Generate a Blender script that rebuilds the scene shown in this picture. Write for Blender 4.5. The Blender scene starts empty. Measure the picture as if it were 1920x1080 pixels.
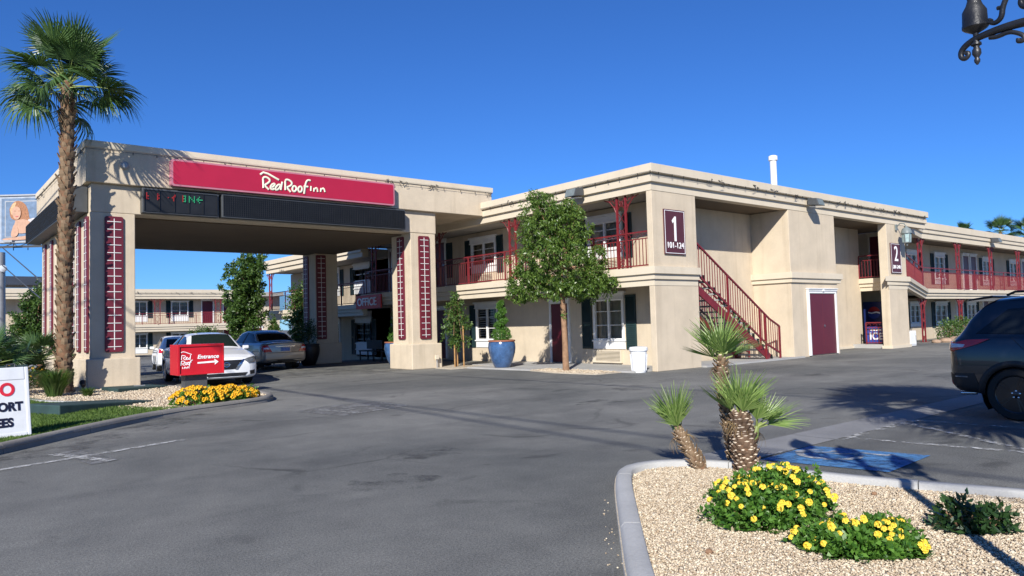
import bpy, bmesh, math, random
import numpy as np
from mathutils import Vector, Matrix
from mathutils.bvhtree import BVHTree
random.seed(4); np.random.seed(4)
sc = bpy.context.scene; COL = sc.collection
PI = math.pi; rad = math.radians

# ---------------------------------------------------------------- camera
yaw, pitch, roll = rad(50.4645), rad(2.7108), rad(-1.6032)
fw = Vector((math.cos(yaw)*math.cos(pitch), math.sin(yaw)*math.cos(pitch), math.sin(pitch)))
rt = fw.cross(Vector((0, 0, 1))).normalized(); up = rt.cross(fw)
r2 = rt*math.cos(roll)+up*math.sin(roll); u2 = up*math.cos(roll)-rt*math.sin(roll)
camd = bpy.data.cameras.new('camera'); camo = bpy.data.objects.new('camera', camd); COL.objects.link(camo)
camo.matrix_world = Matrix(((r2.x, u2.x, -fw.x, 0), (r2.y, u2.y, -fw.y, 0), (r2.z, u2.z, -fw.z, 1.5), (0, 0, 0, 1)))
camd.sensor_width = 36; camd.lens = 36*1381.4/1920; camd.clip_end = 3000; camd.clip_start = .05
sc.camera = camo
# ---------------------------------------------------------------- sky, sun, exposure
SUN = Vector((1, .79, -.735)).normalized()
elev = math.asin(-SUN.z); az = math.atan2(-SUN.x, -SUN.y)      # compass-like angle of the sun from +Y
w = bpy.data.worlds.new('World'); sc.world = w; w.use_nodes = True
nt = w.node_tree; bgn = nt.nodes['Background']; skyn = nt.nodes.new('ShaderNodeTexSky')
skyn.sky_type = 'NISHITA'; skyn.sun_disc = False; skyn.sun_elevation = elev; skyn.sun_rotation = az
skyn.altitude = 600; skyn.air_density = 1.0; skyn.dust_density = 0; skyn.ozone_density = 8
hs = nt.nodes.new('ShaderNodeMix'); hs.data_type = 'RGBA'; hs.blend_type = 'MULTIPLY'; hs.inputs[0].default_value = 1; hs.inputs[7].default_value = (.66, 1.08, 1.60, 1)   # the camera's deep blue rendering of a dry desert sky
nt.links.new(skyn.outputs[0], hs.inputs[6]); nt.links.new(hs.outputs[2], bgn.inputs[0]); bgn.inputs[1].default_value = .060
sl = bpy.data.lights.new('sun', 'SUN'); so = bpy.data.objects.new('sun', sl); COL.objects.link(so)
sl.energy = 4.9; sl.angle = rad(.53); sl.color = (1, .955, .88)
so.rotation_euler = SUN.to_track_quat('-Z', 'Y').to_euler(); so.location = (-20, -20, 30)
sc.view_settings.view_transform = 'Standard'; sc.view_settings.look = 'None'
sc.view_settings.gamma = 1; sc.view_settings.exposure = .50; sc.view_settings.use_curve_mapping = False

# ---------------------------------------------------------------- materials
MATS = {}
def mat(name, col, rough=.7, var=.12, vs=3, bump=0, bs=40, metal=0, spec=.5, island=0, col2=None, emit=0, trans=0, coat=0, streak=0, fine=0):
    m = bpy.data.materials.new(name); m.use_nodes = True; n = m.node_tree.nodes; l = m.node_tree.links
    b = n['Principled BSDF']; b.inputs['Roughness'].default_value = rough; b.inputs['Metallic'].default_value = metal
    b.inputs['Specular IOR Level'].default_value = spec; b.inputs['Coat Weight'].default_value = coat; b.inputs['Coat Roughness'].default_value = .03
    tc = n.new('ShaderNodeTexCoord'); c = (*col, 1)
    hi = (*[min(1, x*(1+var)) for x in col], 1); lo = (*[x*(1-var) for x in col], 1)
    if col2: hi = (*col2, 1); lo = c
    def mix(kind, fac, a, bb):
        x = n.new('ShaderNodeMix'); x.data_type = 'RGBA'; x.blend_type = kind
        for i, v in ((0, fac), (6, a), (7, bb)):
            if hasattr(v, 'links'): l.new(v, x.inputs[i])
            else: x.inputs[i].default_value = v
        return x.outputs[2]
    def noise(scale, det=5, vec=None, rough=.6):
        x = n.new('ShaderNodeTexNoise'); x.inputs['Scale'].default_value = scale; x.inputs['Detail'].default_value = det; x.inputs['Roughness'].default_value = rough
        l.new(vec if vec else tc.outputs['Object'], x.inputs['Vector']); return x.outputs[0]
    def ramp(src, a, bb):
        x = n.new('ShaderNodeMapRange'); x.inputs[1].default_value = a; x.inputs[2].default_value = bb; l.new(src, x.inputs[0]); return x.outputs[0]
    if island:
        g = n.new('ShaderNodeNewGeometry'); fac = g.outputs['Random Per Island']
    else: fac = ramp(noise(vs), .3, .7)
    out = mix('MIX', fac, lo, hi)
    if streak:
        mp = n.new('ShaderNodeMapping'); mp.inputs['Scale'].default_value = (2.2, 2.2, .12); l.new(tc.outputs['Object'], mp.inputs[0])
        f = ramp(noise(1.6, 6, mp.outputs[0]), .52, .8)
        mm = n.new('ShaderNodeMath'); mm.operation = 'MULTIPLY'; mm.inputs[1].default_value = streak; l.new(f, mm.inputs[0])
        out = mix('MULTIPLY', mm.outputs[0], out, (.62, .58, .52, 1))
    if fine:
        out = mix('OVERLAY', fine, out, noise(vs*40, 3)) if False else mix('MULTIPLY', fine, out, mix('MIX', ramp(noise(bs, 2), .35, .65), (.55, .55, .55, 1), (1.35, 1.35, 1.35, 1)))
    l.new(out, b.inputs['Base Color'])
    if bump:
        bp = n.new('ShaderNodeBump'); bp.inputs['Strength'].default_value = bump; bp.inputs['Distance'].default_value = .01
        l.new(noise(bs, 3), bp.inputs['Height']); l.new(bp.outputs[0], b.inputs['Normal'])
    if emit:
        l.new(out, b.inputs['Emission Color']); b.inputs['Emission Strength'].default_value = emit
    if trans:
        t = n.new('ShaderNodeBsdfTranslucent'); l.new(mix('MULTIPLY', 1, out, (1.5, 1.6, .7, 1)), t.inputs[0])
        ms = n.new('ShaderNodeMixShader'); ms.inputs[0].default_value = trans; l.new(b.outputs[0], ms.inputs[1]); l.new(t.outputs[0], ms.inputs[2])
        l.new(ms.outputs[0], n['Material Output'].inputs[0])
    MATS[name] = m; return m
def glass(name, tint=(.02, .025, .03), clear=.5):
    m = bpy.data.materials.new(name); m.use_nodes = True; n = m.node_tree.nodes; l = m.node_tree.links
    b = n['Principled BSDF']; b.inputs['Base Color'].default_value = (*tint, 1); b.inputs['Roughness'].default_value = .03
    if clear:
        t = n.new('ShaderNodeBsdfTransparent'); ms = n.new('ShaderNodeMixShader'); fr = n.new('ShaderNodeFresnel'); fr.inputs[0].default_value = 1.5
        t.inputs[0].default_value = (clear, clear, clear, 1)
        g = n.new('ShaderNodeBsdfGlossy'); g.inputs['Roughness'].default_value = .02
        l.new(fr.outputs[0], ms.inputs[0]); l.new(t.outputs[0], ms.inputs[1]); l.new(g.outputs[0], ms.inputs[2]); l.new(ms.outputs[0], n['Material Output'].inputs[0])
    MATS[name] = m; return m
def paint_mark(name, col, lo, hi, sc1=6):
    """worn road paint: the asphalt shows through where the paint has gone"""
    m = bpy.data.materials.new(name); m.use_nodes = True; n = m.node_tree.nodes; l = m.node_tree.links
    b = n['Principled BSDF']; b.inputs['Roughness'].default_value = .8
    tc = n.new('ShaderNodeTexCoord'); a = n.new('ShaderNodeTexNoise'); a.inputs['Scale'].default_value = sc1; a.inputs['Detail'].default_value = 9; a.inputs['Roughness'].default_value = .75
    l.new(tc.outputs['Object'], a.inputs['Vector'])
    mr = n.new('ShaderNodeMapRange'); mr.inputs[1].default_value = lo; mr.inputs[2].default_value = hi; l.new(a.outputs[0], mr.inputs[0])
    c = n.new('ShaderNodeMix'); c.data_type = 'RGBA'; l.new(a.outputs[0], c.inputs[0]); c.inputs[6].default_value = (*[x*.75 for x in col], 1); c.inputs[7].default_value = (*[min(1, x*1.25) for x in col], 1)
    l.new(c.outputs[2], b.inputs['Base Color'])
    t = n.new('ShaderNodeBsdfTransparent'); ms = n.new('ShaderNodeMixShader'); l.new(mr.outputs[0], ms.inputs[0]); l.new(t.outputs[0], ms.inputs[1]); l.new(b.outputs[0], ms.inputs[2]); l.new(ms.outputs[0], n['Material Output'].inputs[0])
    MATS[name] = m; return m

mat('stucco', (.565, .475, .352), .9, .085, 1.6, .7, 70, streak=.5, fine=.14)
mat('trim', (.61, .53, .405), .85, .05, 1, .25, 90, streak=.22, fine=.06)
mat('soffit', (.12, .09, .06), .9, .08, 1, .2, 60)  # base colour darkened to deepen the shade under the canopy
mat('roofing', (.35, .33, .3), .9)
mat('white', (.76, .76, .74), .5, .05, 4)
mat('white_plastic', (.72, .73, .74), .4, .07, 5, .1, 20)
mat('maroon', (.125, .012, .024), .5, .14, 3, .1, 40)
mat('red_iron', (.17, .017, .022), .45, .18, 6)
mat('door_red', (.105, .011, .02), .4, .10, 2)
mat('shutter_green', (.010, .030, .032), .6, .2, 4)
mat('plaque', (.085, .022, .03), .5, .08, 4)
mat('sign_red', (.40, .012, .045), .45, .05, 2)
mat('sign_pink', (.46, .17, .22), .5)
mat('bright_red', (.50, .010, .02), .4, .06, 3)
mat('letter_cream', (.74, .72, .56), .5)
mat('letter_white', (.85, .85, .85), .5, .02)
mat('led_black', (.010, .011, .013), .5, .3, 4)
mat('black', (.012, .012, .013), .45, .2, 5)
mat('dark_grey', (.06, .065, .07), .5, .15, 4)
mat('grey_metal', (.32, .33, .34), .45, .1, 4, metal=.3)
mat('lamp_grey', (.16, .19, .19), .5, .15, 5)
mat('iron_black', (.02, .021, .025), .42, .2, 12, .2, 60)
mat('blue_glaze', (.045, .10, .22), .18, .35, 5, .05, 20, coat=.5)
mat('terracotta', (.30, .11, .06), .6, .2, 8)
mat('curtain', (.60, .55, .44), .9, .15, 5)
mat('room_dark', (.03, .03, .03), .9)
mat('gutter_concrete', (.215, .215, .215), .9, .16, 1.2, .4, 60, fine=.25)
mat('dead_leaf', (.30, .20, .09), .8, .3, 8)
mat('concrete', (.36, .355, .34), .9, .12, 1.5, .4, 60, fine=.12)
mat('kerb_grey', (.40, .40, .39), .9, .10, 2, .4, 50, fine=.10)
mat('kerb_dirty', (.22, .205, .185), .9, .25, 1.2, .4, 50, fine=.15)
mat('soil', (.20, .165, .12), .95, .2, 6, .6, 40, fine=.2)
mat('gravel_base', (.46, .40, .31), .95, .15, 14, .8, 60, fine=.4)
mat('pebble', (.34, .25, .16), .85, island=1, col2=(.70, .61, .46))
mat('utility_green', (.025, .055, .052), .7, .25, 3, .5, 60)
mat('trunk_brown', (.16, .085, .045), .9, .3, 10, .8, 40)
mat('boot_tan', (.38, .27, .16), .85, island=1, col2=(.10, .058, .034), vs=30, bump=.5, bs=60)
mat('boot_dark', (.10, .055, .035), .9, island=1, col2=(.20, .13, .08), bump=.5, bs=60)
mat('boot_cut', (.52, .43, .32), .85, .2, 30)
mat('bark', (.26, .15, .085), .9, .3, 6, .8, 30)
mat('stake_wood', (.34, .19, .07), .8, .2, 8)
mat('palm_leaf', (.024, .062, .020), .36, island=1, col2=(.095, .165, .045), trans=.2)
mat('fan_leaf', (.13, .22, .05), .42, island=1, col2=(.34, .44, .15), trans=.28)
mat('petiole', (.22, .27, .08), .5, .2, 8)
mat('leaf_olive', (.045, .10, .016), .38, island=1, col2=(.165, .25, .05), trans=.3)
mat('leaf_green', (.03, .075, .015), .45, island=1, col2=(.10, .17, .035), trans=.3)
mat('leaf_bright', (.035, .11, .015), .45, island=1, col2=(.13, .27, .04), trans=.3)
mat('leaf_dark', (.012, .035, .012), .4, island=1, col2=(.04, .09, .025), trans=.2)
mat('grass', (.045, .10, .015), .7, island=1, col2=(.12, .19, .03), trans=.25)
mat('grass_base', (.04, .075, .016), .95, .3, 8, .5, 60)
mat('flower_yellow', (.78, .50, .02), .7, island=1, col2=(.85, .66, .08), trans=.2)
mat('flower_orange', (.72, .33, .01), .7, island=1, col2=(.85, .52, .02), trans=.2)
mat('rock', (.32, .22, .15), .9, .25, 5, .6, 20)
mat('car_white', (.78, .79, .80), .3, .02, 2, coat=1)
mat('car_gold', (.36, .32, .27), .32, .04, 2, metal=.55, coat=1)
mat('car_black', (.006, .008, .014), .28, .05, 2, coat=1)
mat('plastic_black', (.012, .012, .013), .55, .1, 8)
mat('tyre', (.014, .014, .014), .85, .2, 8)
mat('rim_silver', (.5, .5, .52), .3, .03, metal=.9)
mat('rim_black', (.05, .05, .055), .2, .03, metal=.85)
mat('chrome', (.75, .75, .76), .12, .02, metal=1)
mat('tail_red', (.45, .008, .012), .12, .15, 12, coat=1)
mat('lamp_clear', (.55, .58, .62), .1, .2, 10, coat=1)
mat('headlamp', (.10, .11, .12), .08, .5, 14, coat=1)
mat('plate_blue', (.10, .18, .42), .5, .4, 12)
mat('wire_black', (.015, .015, .015), .6)
mat('ice_blue', (.02, .05, .28), .4, .1)
mat('pepsi_blue', (.01, .02, .10), .4); mat('pepsi_red', (.30, .01, .015), .4)
mat('led_red', (.3, .015, .015), .5, emit=.1); mat('led_green', (.02, .28, .12), .5, emit=.12)
mat('lantern_glass', (.30, .40, .40), .15, .2, 10)
mat('skin', (.46, .27, .18), .7, .12, 3); mat('hair', (.30, .13, .06), .7, .4, 8); mat('hair_light', (.52, .32, .17), .7, .3, 8)
mat('dress', (.50, .47, .46), .7, .2, 3); mat('poster_blue', (.12, .18, .27), .7, .25, 2); mat('poster_grey', (.30, .34, .40), .6, .2, 2); mat('lip', (.40, .08, .08), .6)
mat('dark_roof', (.035, .045, .065), .6, .2, 2)
mat('sign_black', (.01, .01, .03), .5); mat('text_red', (.65, .02, .04), .5)
glass('window_glass', clear=.72)
glass('car_glass', (.006, .008, .010), 0)
glass('windscreen_glass', (.012, .02, .018), 0)
paint_mark('paint_white', (.60, .60, .58), .46, .66, 7)
paint_mark('paint_faint', (.46, .46, .44), .40, .60, 8)
paint_mark('paint_blue', (.065, .20, .42), .26, .56, 9)
paint_mark('patch_grey', (.17, .17, .165), .38, .56, 3)
paint_mark('stain_and_shade', (.050, .051, .052), .48, .80, 2.4)

def asphalt():
    m = bpy.data.materials.new('asphalt'); m.use_nodes = True; n = m.node_tree.nodes; l = m.node_tree.links; b = n['Principled BSDF']
    tc = n.new('ShaderNodeTexCoord')
    def N(s, d=6, r=.6, dist=0):
        x = n.new('ShaderNodeTexNoise'); x.inputs['Scale'].default_value = s; x.inputs['Detail'].default_value = d; x.inputs['Roughness'].default_value = r; x.inputs['Distortion'].default_value = dist
        l.new(tc.outputs['Object'], x.inputs['Vector']); return x.outputs[0]
    def R(s, a, bb, c=0, d=1):
        x = n.new('ShaderNodeMapRange'); x.inputs[1].default_value = a; x.inputs[2].default_value = bb; x.inputs[3].default_value = c; x.inputs[4].default_value = d; l.new(s, x.inputs[0]); return x.outputs[0]
    def M(k, f, a, bb):
        x = n.new('ShaderNodeMix'); x.data_type = 'RGBA'; x.blend_type = k
        for i, v in ((0, f), (6, a), (7, bb)):
            if hasattr(v, 'links'): l.new(v, x.inputs[i])
            else: x.inputs[i].default_value = v
        return x.outputs[2]
    c = M('MIX', R(N(.22, 5, .55, .6), .36, .66), (.108, .112, .108, 1), (.198, .197, .183, 1))
    c = M('MULTIPLY', .55, c, M('MIX', R(N(1.6, 8, .7), .3, .7), (.62, .62, .63, 1), (1.3, 1.29, 1.26, 1)))
    c = M('MULTIPLY', .75, c, M('MIX', R(N(60, 4, .85), .36, .64), (.38, .38, .39, 1), (1.6, 1.6, 1.56, 1)))
    c = M('MIX', R(N(150, 1, .5), .63, .71, 0, .7), c, (.42, .40, .37, 1))                      # pale aggregate
    # tyre tracks run along the driveway, oil spots and hairline cracks
    mp = n.new('ShaderNodeMapping'); mp.inputs['Rotation'].default_value = (0, 0, rad(35)); mp.inputs['Scale'].default_value = (.08, .9, 1); l.new(tc.outputs['Object'], mp.inputs[0])
    tr = n.new('ShaderNodeTexNoise'); tr.inputs['Scale'].default_value = 1.1; tr.inputs['Detail'].default_value = 6; l.new(mp.outputs[0], tr.inputs['Vector'])
    c = M('MULTIPLY', R(tr.outputs[0], .5, .72, 0, .55), c, (.60, .60, .62, 1))
    c = M('MULTIPLY', R(N(.9, 4, .5, 1.2), .63, .70, 0, .6), c, (.45, .45, .46, 1))
    nv = n.new('ShaderNodeTexNoise'); nv.inputs['Scale'].default_value = 1.3; nv.inputs['Detail'].default_value = 5; l.new(tc.outputs['Object'], nv.inputs['Vector'])
    ad = n.new('ShaderNodeMix'); ad.data_type = 'RGBA'; ad.inputs[0].default_value = .35; l.new(tc.outputs['Object'], ad.inputs[6]); l.new(nv.outputs[1], ad.inputs[7])
    vo = n.new('ShaderNodeTexVoronoi'); vo.feature = 'DISTANCE_TO_EDGE'; vo.inputs['Scale'].default_value = .55; l.new(ad.outputs[2], vo.inputs['Vector'])
    mul = n.new('ShaderNodeMath'); mul.operation = 'MULTIPLY'; l.new(R(vo.outputs['Distance'], 0, .012, 1, 0), mul.inputs[0]); l.new(R(N(.4, 3), .52, .66), mul.inputs[1])
    c = M('MULTIPLY', mul.outputs[0], c, (.40, .40, .40, 1))
    l.new(c, b.inputs['Base Color']); b.inputs['Roughness'].default_value = .82; b.inputs['Specular IOR Level'].default_value = .35
    bp = n.new('ShaderNodeBump'); bp.inputs['Strength'].default_value = .8; bp.inputs['Distance'].default_value = .006; l.new(N(95, 3, .7), bp.inputs['Height']); l.new(bp.outputs[0], b.inputs['Normal'])
    MATS['asphalt'] = m
asphalt()

# ---------------------------------------------------------------- helpers
WM = {}
def thing(name, label, cat, loc=(0, 0, 0), rz=0, group=None, kind=None):
    o = bpy.data.objects.new(name, None); COL.objects.link(o); M = Matrix.Translation(loc) @ Matrix.Rotation(rz, 4, 'Z')
    o.matrix_basis = M; WM[o.name] = M; o.empty_display_size = .2; tag(o, label, cat, group, kind); return o
def tag(o, label=None, cat=None, group=None, kind=None):
    if label: o['label'] = label
    if cat: o['category'] = cat
    if group: o['group'] = group
    if kind: o['kind'] = kind
    return o
def put(name, me, parent=None, M=None, label=None, bevel=0, kind=None, local=False):
    """link a mesh; M is its world matrix (or its matrix under the parent when local)"""
    o = bpy.data.objects.new(name, me); COL.objects.link(o); M = M or Matrix()
    if parent:
        o.parent = parent; P = WM[parent.name]
        if local: W = P @ M; B = M
        else: W = M; B = P.inverted() @ M
    else: W = B = M
    o.matrix_basis = B; WM[o.name] = W
    if bevel:
        b = o.modifiers.new('bevel', 'BEVEL'); b.width = bevel; b.segments = 2; b.limit_method = 'ANGLE'
    if label: o['label'] = label
    if kind: o['kind'] = kind
    return o
def copy_tree(src, M, label=None):
    def cp(o, par):
        c = o.copy(); COL.objects.link(c); c.parent = par
        WM[c.name] = (WM[par.name] @ c.matrix_basis) if par else M
        for ch in list(o.children): cp(ch, c)
        return c
    r = cp(src, None); r.matrix_basis = M; WM[r.name] = M
    if label: r['label'] = label
    return r
BOXF = [(0, 3, 2, 1), (4, 5, 6, 7), (0, 1, 5, 4), (1, 2, 6, 5), (2, 3, 7, 6), (3, 0, 4, 7)]
class MB:
    def __init__(s): s.v = []; s.f = []; s.mi = []
    def add(s, vs, fs, mi=0):
        k = len(s.v); s.v += [tuple(x) for x in vs]; s.f += [tuple(k+i for i in f) for f in fs]; s.mi += [mi]*len(fs); return s
    def box(s, x0, x1, y0, y1, z0, z1, mi=0):
        return s.add([(x0, y0, z0), (x1, y0, z0), (x1, y1, z0), (x0, y1, z0), (x0, y0, z1), (x1, y0, z1), (x1, y1, z1), (x0, y1, z1)], BOXF, mi)
    def fbox(s, fr, u0, u1, n0, n1, z0, z1, mi=0):
        vs = [fr(u, n_, z) for z in (z0, z1) for u, n_ in ((u0, n0), (u1, n0), (u1, n1), (u0, n1))]; return s.add(vs, BOXF, mi)
    def bar(s, a, b, wx, wz=None, mi=0, upv=(0, 0, 1)):
        a = Vector(a); b = Vector(b); wz = wz or wx; d = (b-a).normalized(); u = Vector(upv)
        if abs(d.dot(u)) > .99: u = Vector((1, 0, 0))
        sx = d.cross(u).normalized()*wx/2; sz = sx.cross(d).normalized()*wz/2
        return s.add([p+i*sx+j*sz for p in (a, b) for i, j in ((-1, -1), (1, -1), (1, 1), (-1, 1))], BOXF, mi)
    def tube(s, path, r, n=6, mi=0, cap=True, flat=None):
        P = [Vector(p) for p in path]; m = len(P); rs = r if isinstance(r, (list, tuple)) else [r]*m
        t0 = (P[1]-P[0]).normalized(); u = t0.orthogonal().normalized(); vs = []
        for i in range(m):
            t = (P[min(i+1, m-1)]-P[max(i-1, 0)]).normalized()
            u = (u-t*u.dot(t)); u = u.normalized() if u.length > 1e-6 else t.orthogonal().normalized(); w_ = t.cross(u)
            for k in range(n):
                o = (u*math.cos(2*PI*k/n)+w_*math.sin(2*PI*k/n))*rs[i]
                if flat is not None: o = o-flat*(o.dot(flat))*.55
                vs.append(P[i]+o)
        fs = [(i*n+k, i*n+(k+1) % n, (i+1)*n+(k+1) % n, (i+1)*n+k) for i in range(m-1) for k in range(n)]
        if cap: fs += [tuple(range(n-1, -1, -1)), tuple(range((m-1)*n, m*n))]
        return s.add(vs, fs, mi)
    def lathe(s, prof, n=20, c=(0, 0, 0), mi=0, M=None):
        vs = []; m = len(prof)
        for r, z in prof:
            for k in range(n):
                p = Vector((r*math.cos(2*PI*k/n), r*math.sin(2*PI*k/n), z))
                if M: p = M @ p
                vs.append(p+Vector(c))
        fs = [(i*n+k, i*n+(k+1) % n, (i+1)*n+(k+1) % n, (i+1)*n+k) for i in range(m-1) for k in range(n)]
        fs += [tuple(range(n-1, -1, -1)), tuple(range((m-1)*n, m*n))]
        return s.add(vs, fs, mi)
    def prism(s, poly, z0, z1, mi=0, fr=None):
        """vertical prism over an xy polygon; with fr a (u, z) polygon between two depths n"""
        n = len(poly); f = fr or (lambda a, b, c: (a, b, c))
        vs = [f(a, z0, b) if fr else (a, b, z0) for a, b in poly]+[f(a, z1, b) if fr else (a, b, z1) for a, b in poly]
        return s.add(vs, [tuple(range(n-1, -1, -1)), tuple(range(n, 2*n))]+[(i, (i+1) % n, n+(i+1) % n, n+i) for i in range(n)], mi)
    def mesh(s, mats, smooth=0, name='mesh', recalc=True):
        me = bpy.data.meshes.new(name); me.from_pydata(s.v, [], s.f)
        for m in ([mats] if isinstance(mats, str) else mats): me.materials.append(MATS[m])
        if any(s.mi): me.polygons.foreach_set('material_index', s.mi)
        if recalc:
            bm = bmesh.new(); bm.from_mesh(me); bmesh.ops.recalc_face_normals(bm, faces=bm.faces); bm.to_mesh(me); bm.free()
        if smooth:
            me.polygons.foreach_set('use_smooth', [True]*len(me.polygons)); me.set_sharp_from_angle(angle=rad(smooth))
        me.update(); return me
def FX(x0): return lambda u, n, z: (x0-n, u, z)       # a wall facing -X
def FY(y0): return lambda u, n, z: (u, y0-n, z)       # a wall facing -Y
def arrays(name, V, F, m):
    """fast mesh from arrays; F is (k, 3 or 4)"""
    me = bpy.data.meshes.new(name); k, c = F.shape
    me.vertices.add(len(V)); me.vertices.foreach_set('co', V.astype(np.float32).ravel())
    me.loops.add(k*c); me.loops.foreach_set('vertex_index', F.astype(np.int32).ravel())
    me.polygons.add(k); me.polygons.foreach_set('loop_start', np.arange(0, k*c, c, dtype=np.int32)); me.polygons.foreach_set('loop_total', np.full(k, c, dtype=np.int32))
    for x in ([m] if isinstance(m, str) else m): me.materials.append(MATS[x])
    me.update(calc_edges=True); me.validate(); return me
def rand_frames(n, tilt=None):
    a = np.random.normal(size=(n, 3)); a /= np.linalg.norm(a, axis=1)[:, None]
    b = np.random.normal(size=(n, 3)); b -= a*(a*b).sum(1)[:, None]; b /= np.linalg.norm(b, axis=1)[:, None]
    return a, b, np.cross(a, b)
def leaf_cloud(blobs, L, W, m, droop=0, shell=.55, outward=.5, floor=None, clump=0):
    """blobs: (centre, radii, count); folded diamond leaves through the volume, denser towards the outside"""
    Vs = []
    for c, r, n in blobs:
        d = np.random.normal(size=(n, 3)); d /= np.linalg.norm(d, axis=1)[:, None]
        rr = 1-np.abs(np.random.normal(0, 1-shell, n)); rr = np.clip(rr, .05, 1.12)
        lump = 1+.2*np.sin(d[:, 0]*6+d[:, 2]*5+c[0])*np.cos(d[:, 1]*5-d[:, 2]*4+c[1])
        p = np.array(c)+d*(rr*lump)[:, None]*np.array(r)
        if clump and n > 150:                                   # twigs: leaves gather round a few hundred tips and leave gaps between
            kq = max(6, int(n/clump)); q0 = p[np.random.choice(n, kq, replace=False)]
            idx = np.argmin(((p[:, None, :]-q0[None])**2).sum(2), 1); p = p+(q0[idx]-p)*np.random.uniform(.25, .75, n)[:, None]
        a, b, nn = rand_frames(n)
        a = a+d*outward+np.array([0, 0, -droop]); a /= np.linalg.norm(a, axis=1)[:, None]
        b -= a*(a*b).sum(1)[:, None]; b /= np.linalg.norm(b, axis=1)[:, None]; nn = np.cross(a, b)
        s = np.random.uniform(.65, 1.25, n)[:, None]
        q = np.stack([p, p+a*L*.45*s+b*W*.5*s+nn*W*.15*s, p+a*L*s, p+a*L*.45*s-b*W*.5*s+nn*W*.15*s], 1)
        if floor is not None: q[:, :, 2] = np.maximum(q[:, :, 2], floor+.005)
        Vs.append(q.reshape(-1, 3))
    V = np.concatenate(Vs); F = np.arange(len(V)).reshape(-1, 4)
    return arrays('leaves', V, F, m)
def sprigs(blobs, n, r, k, seed=1):
    """small tufts pushing out of a crown so that its outline is ragged"""
    rng = random.Random(seed); out = []; wts = [b[1][0]*b[1][2] for b in blobs]
    for _ in range(n):
        c, rr, _n = rng.choices(blobs, wts)[0]; d = Vector((rng.gauss(0, 1), rng.gauss(0, 1), rng.gauss(0, 1))).normalized(); f = rng.uniform(.9, 1.14); s = r*rng.uniform(.6, 1.4)
        out.append(((c[0]+d.x*rr[0]*f, c[1]+d.y*rr[1]*f, c[2]+d.z*rr[2]*f), (s, s, s*1.1), k))
    return out
def sweep(path, prof, name, parent, m='trim', dz=None, bevel=.012):
    """closed profile (out, z) along an xy path; outward is to the right of the path"""
    P = [Vector(p) for p in path]; n = len(P); k = len(prof); vs = []
    for i in range(n):
        ds = []
        if i > 0: ds.append((P[i]-P[i-1]).normalized())
        if i < n-1: ds.append((P[i+1]-P[i]).normalized())
        ns = [Vector((d.y, -d.x)) for d in ds]; mm = sum(ns, Vector((0, 0))).normalized(); sc_ = 1/max(.3, mm.dot(ns[0]))
        for o, z in prof: vs.append((P[i].x+mm.x*o*sc_, P[i].y+mm.y*o*sc_, z+(dz[i] if dz else 0)))
    fs = [(i*k+j, i*k+(j+1) % k, (i+1)*k+(j+1) % k, (i+1)*k+j) for i in range(n-1) for j in range(k)]
    fs += [tuple(range(k)), tuple(range((n-1)*k, n*k))]
    return put(name, MB().add(vs, fs).mesh(m), parent)
def text_mesh(s, size, m, depth=.01, bold=0, shear=0, sx=1):
    c = bpy.data.curves.new('text', 'FONT'); c.body = s; c.size = size; c.extrude = depth; c.offset = bold; c.shear = shear; c.align_x = 'CENTER'; c.align_y = 'CENTER'
    o = bpy.data.objects.new('text', c); COL.objects.link(o); bpy.context.view_layer.update()
    me = bpy.data.meshes.new_from_object(o.evaluated_get(bpy.context.evaluated_depsgraph_get())); bpy.data.objects.remove(o)
    me.materials.clear(); me.materials.append(MATS[m])
    if sx != 1: me.transform(Matrix.Diagonal((sx, 1, 1, 1)))
    return me
MY = Matrix(((1, 0, 0, 0), (0, 0, -1, 0), (0, 1, 0, 0), (0, 0, 0, 1)))      # text plane facing -Y
MX = Matrix(((0, 0, -1, 0), (-1, 0, 0, 0), (0, 1, 0, 0), (0, 0, 0, 1)))     # text plane facing -X
def at(x, y, z, M): return Matrix.Translation((x, y, z)) @ M
def strokes(lines, fr, r, m, parent, name='letter', nrm=(0, 1, 0)):
    for l in lines:
        b = MB(); pts = [Vector(fr(u, 0, z)) for u, z in l]
        if len(pts) > 2:                                        # one corner-cutting pass rounds the hand lettering
            q = [pts[0]]
            for i in range(len(pts)-1): q += [pts[i]*.75+pts[i+1]*.25, pts[i]*.25+pts[i+1]*.75]
            pts = q+[pts[-1]]
        b.tube(pts, r, 8, flat=Vector(nrm)); put(name, b.mesh(m, 40), parent)
# ---------------------------------------------------------------- the ground
def gz(x, y):
    t = min(1, max(0, (y-28)/17)); return -.5*t*t*(3-2*t)
ys = [-500, -120, -40, -15]+[float(v) for v in range(-10, 28, 4)]+[28+i for i in range(0, 18)]+[50, 60, 75, 120, 300, 1500]
xs = [-900, -200, -60, -20, 0, 10, 20, 40, 80, 200, 1500]
V = [(x, y, gz(x, y)) for y in ys for x in xs]; nx = len(xs)
F = [(j*nx+i, j*nx+i+1, (j+1)*nx+i+1, (j+1)*nx+i) for j in range(len(ys)-1) for i in range(nx-1)]
put('parking_lot', MB().add(V, F).mesh('asphalt'), kind='structure')
def sheet(name, pts, z, m, parent=None, kind='structure', thick=0):
    b = MB()
    if thick: b.prism(pts, z-thick, z)
    else: b.add([(x, y, z) for x, y in pts], [tuple(range(len(pts)))])
    return put(name, b.mesh(m), parent, kind=None if parent else kind)
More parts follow.
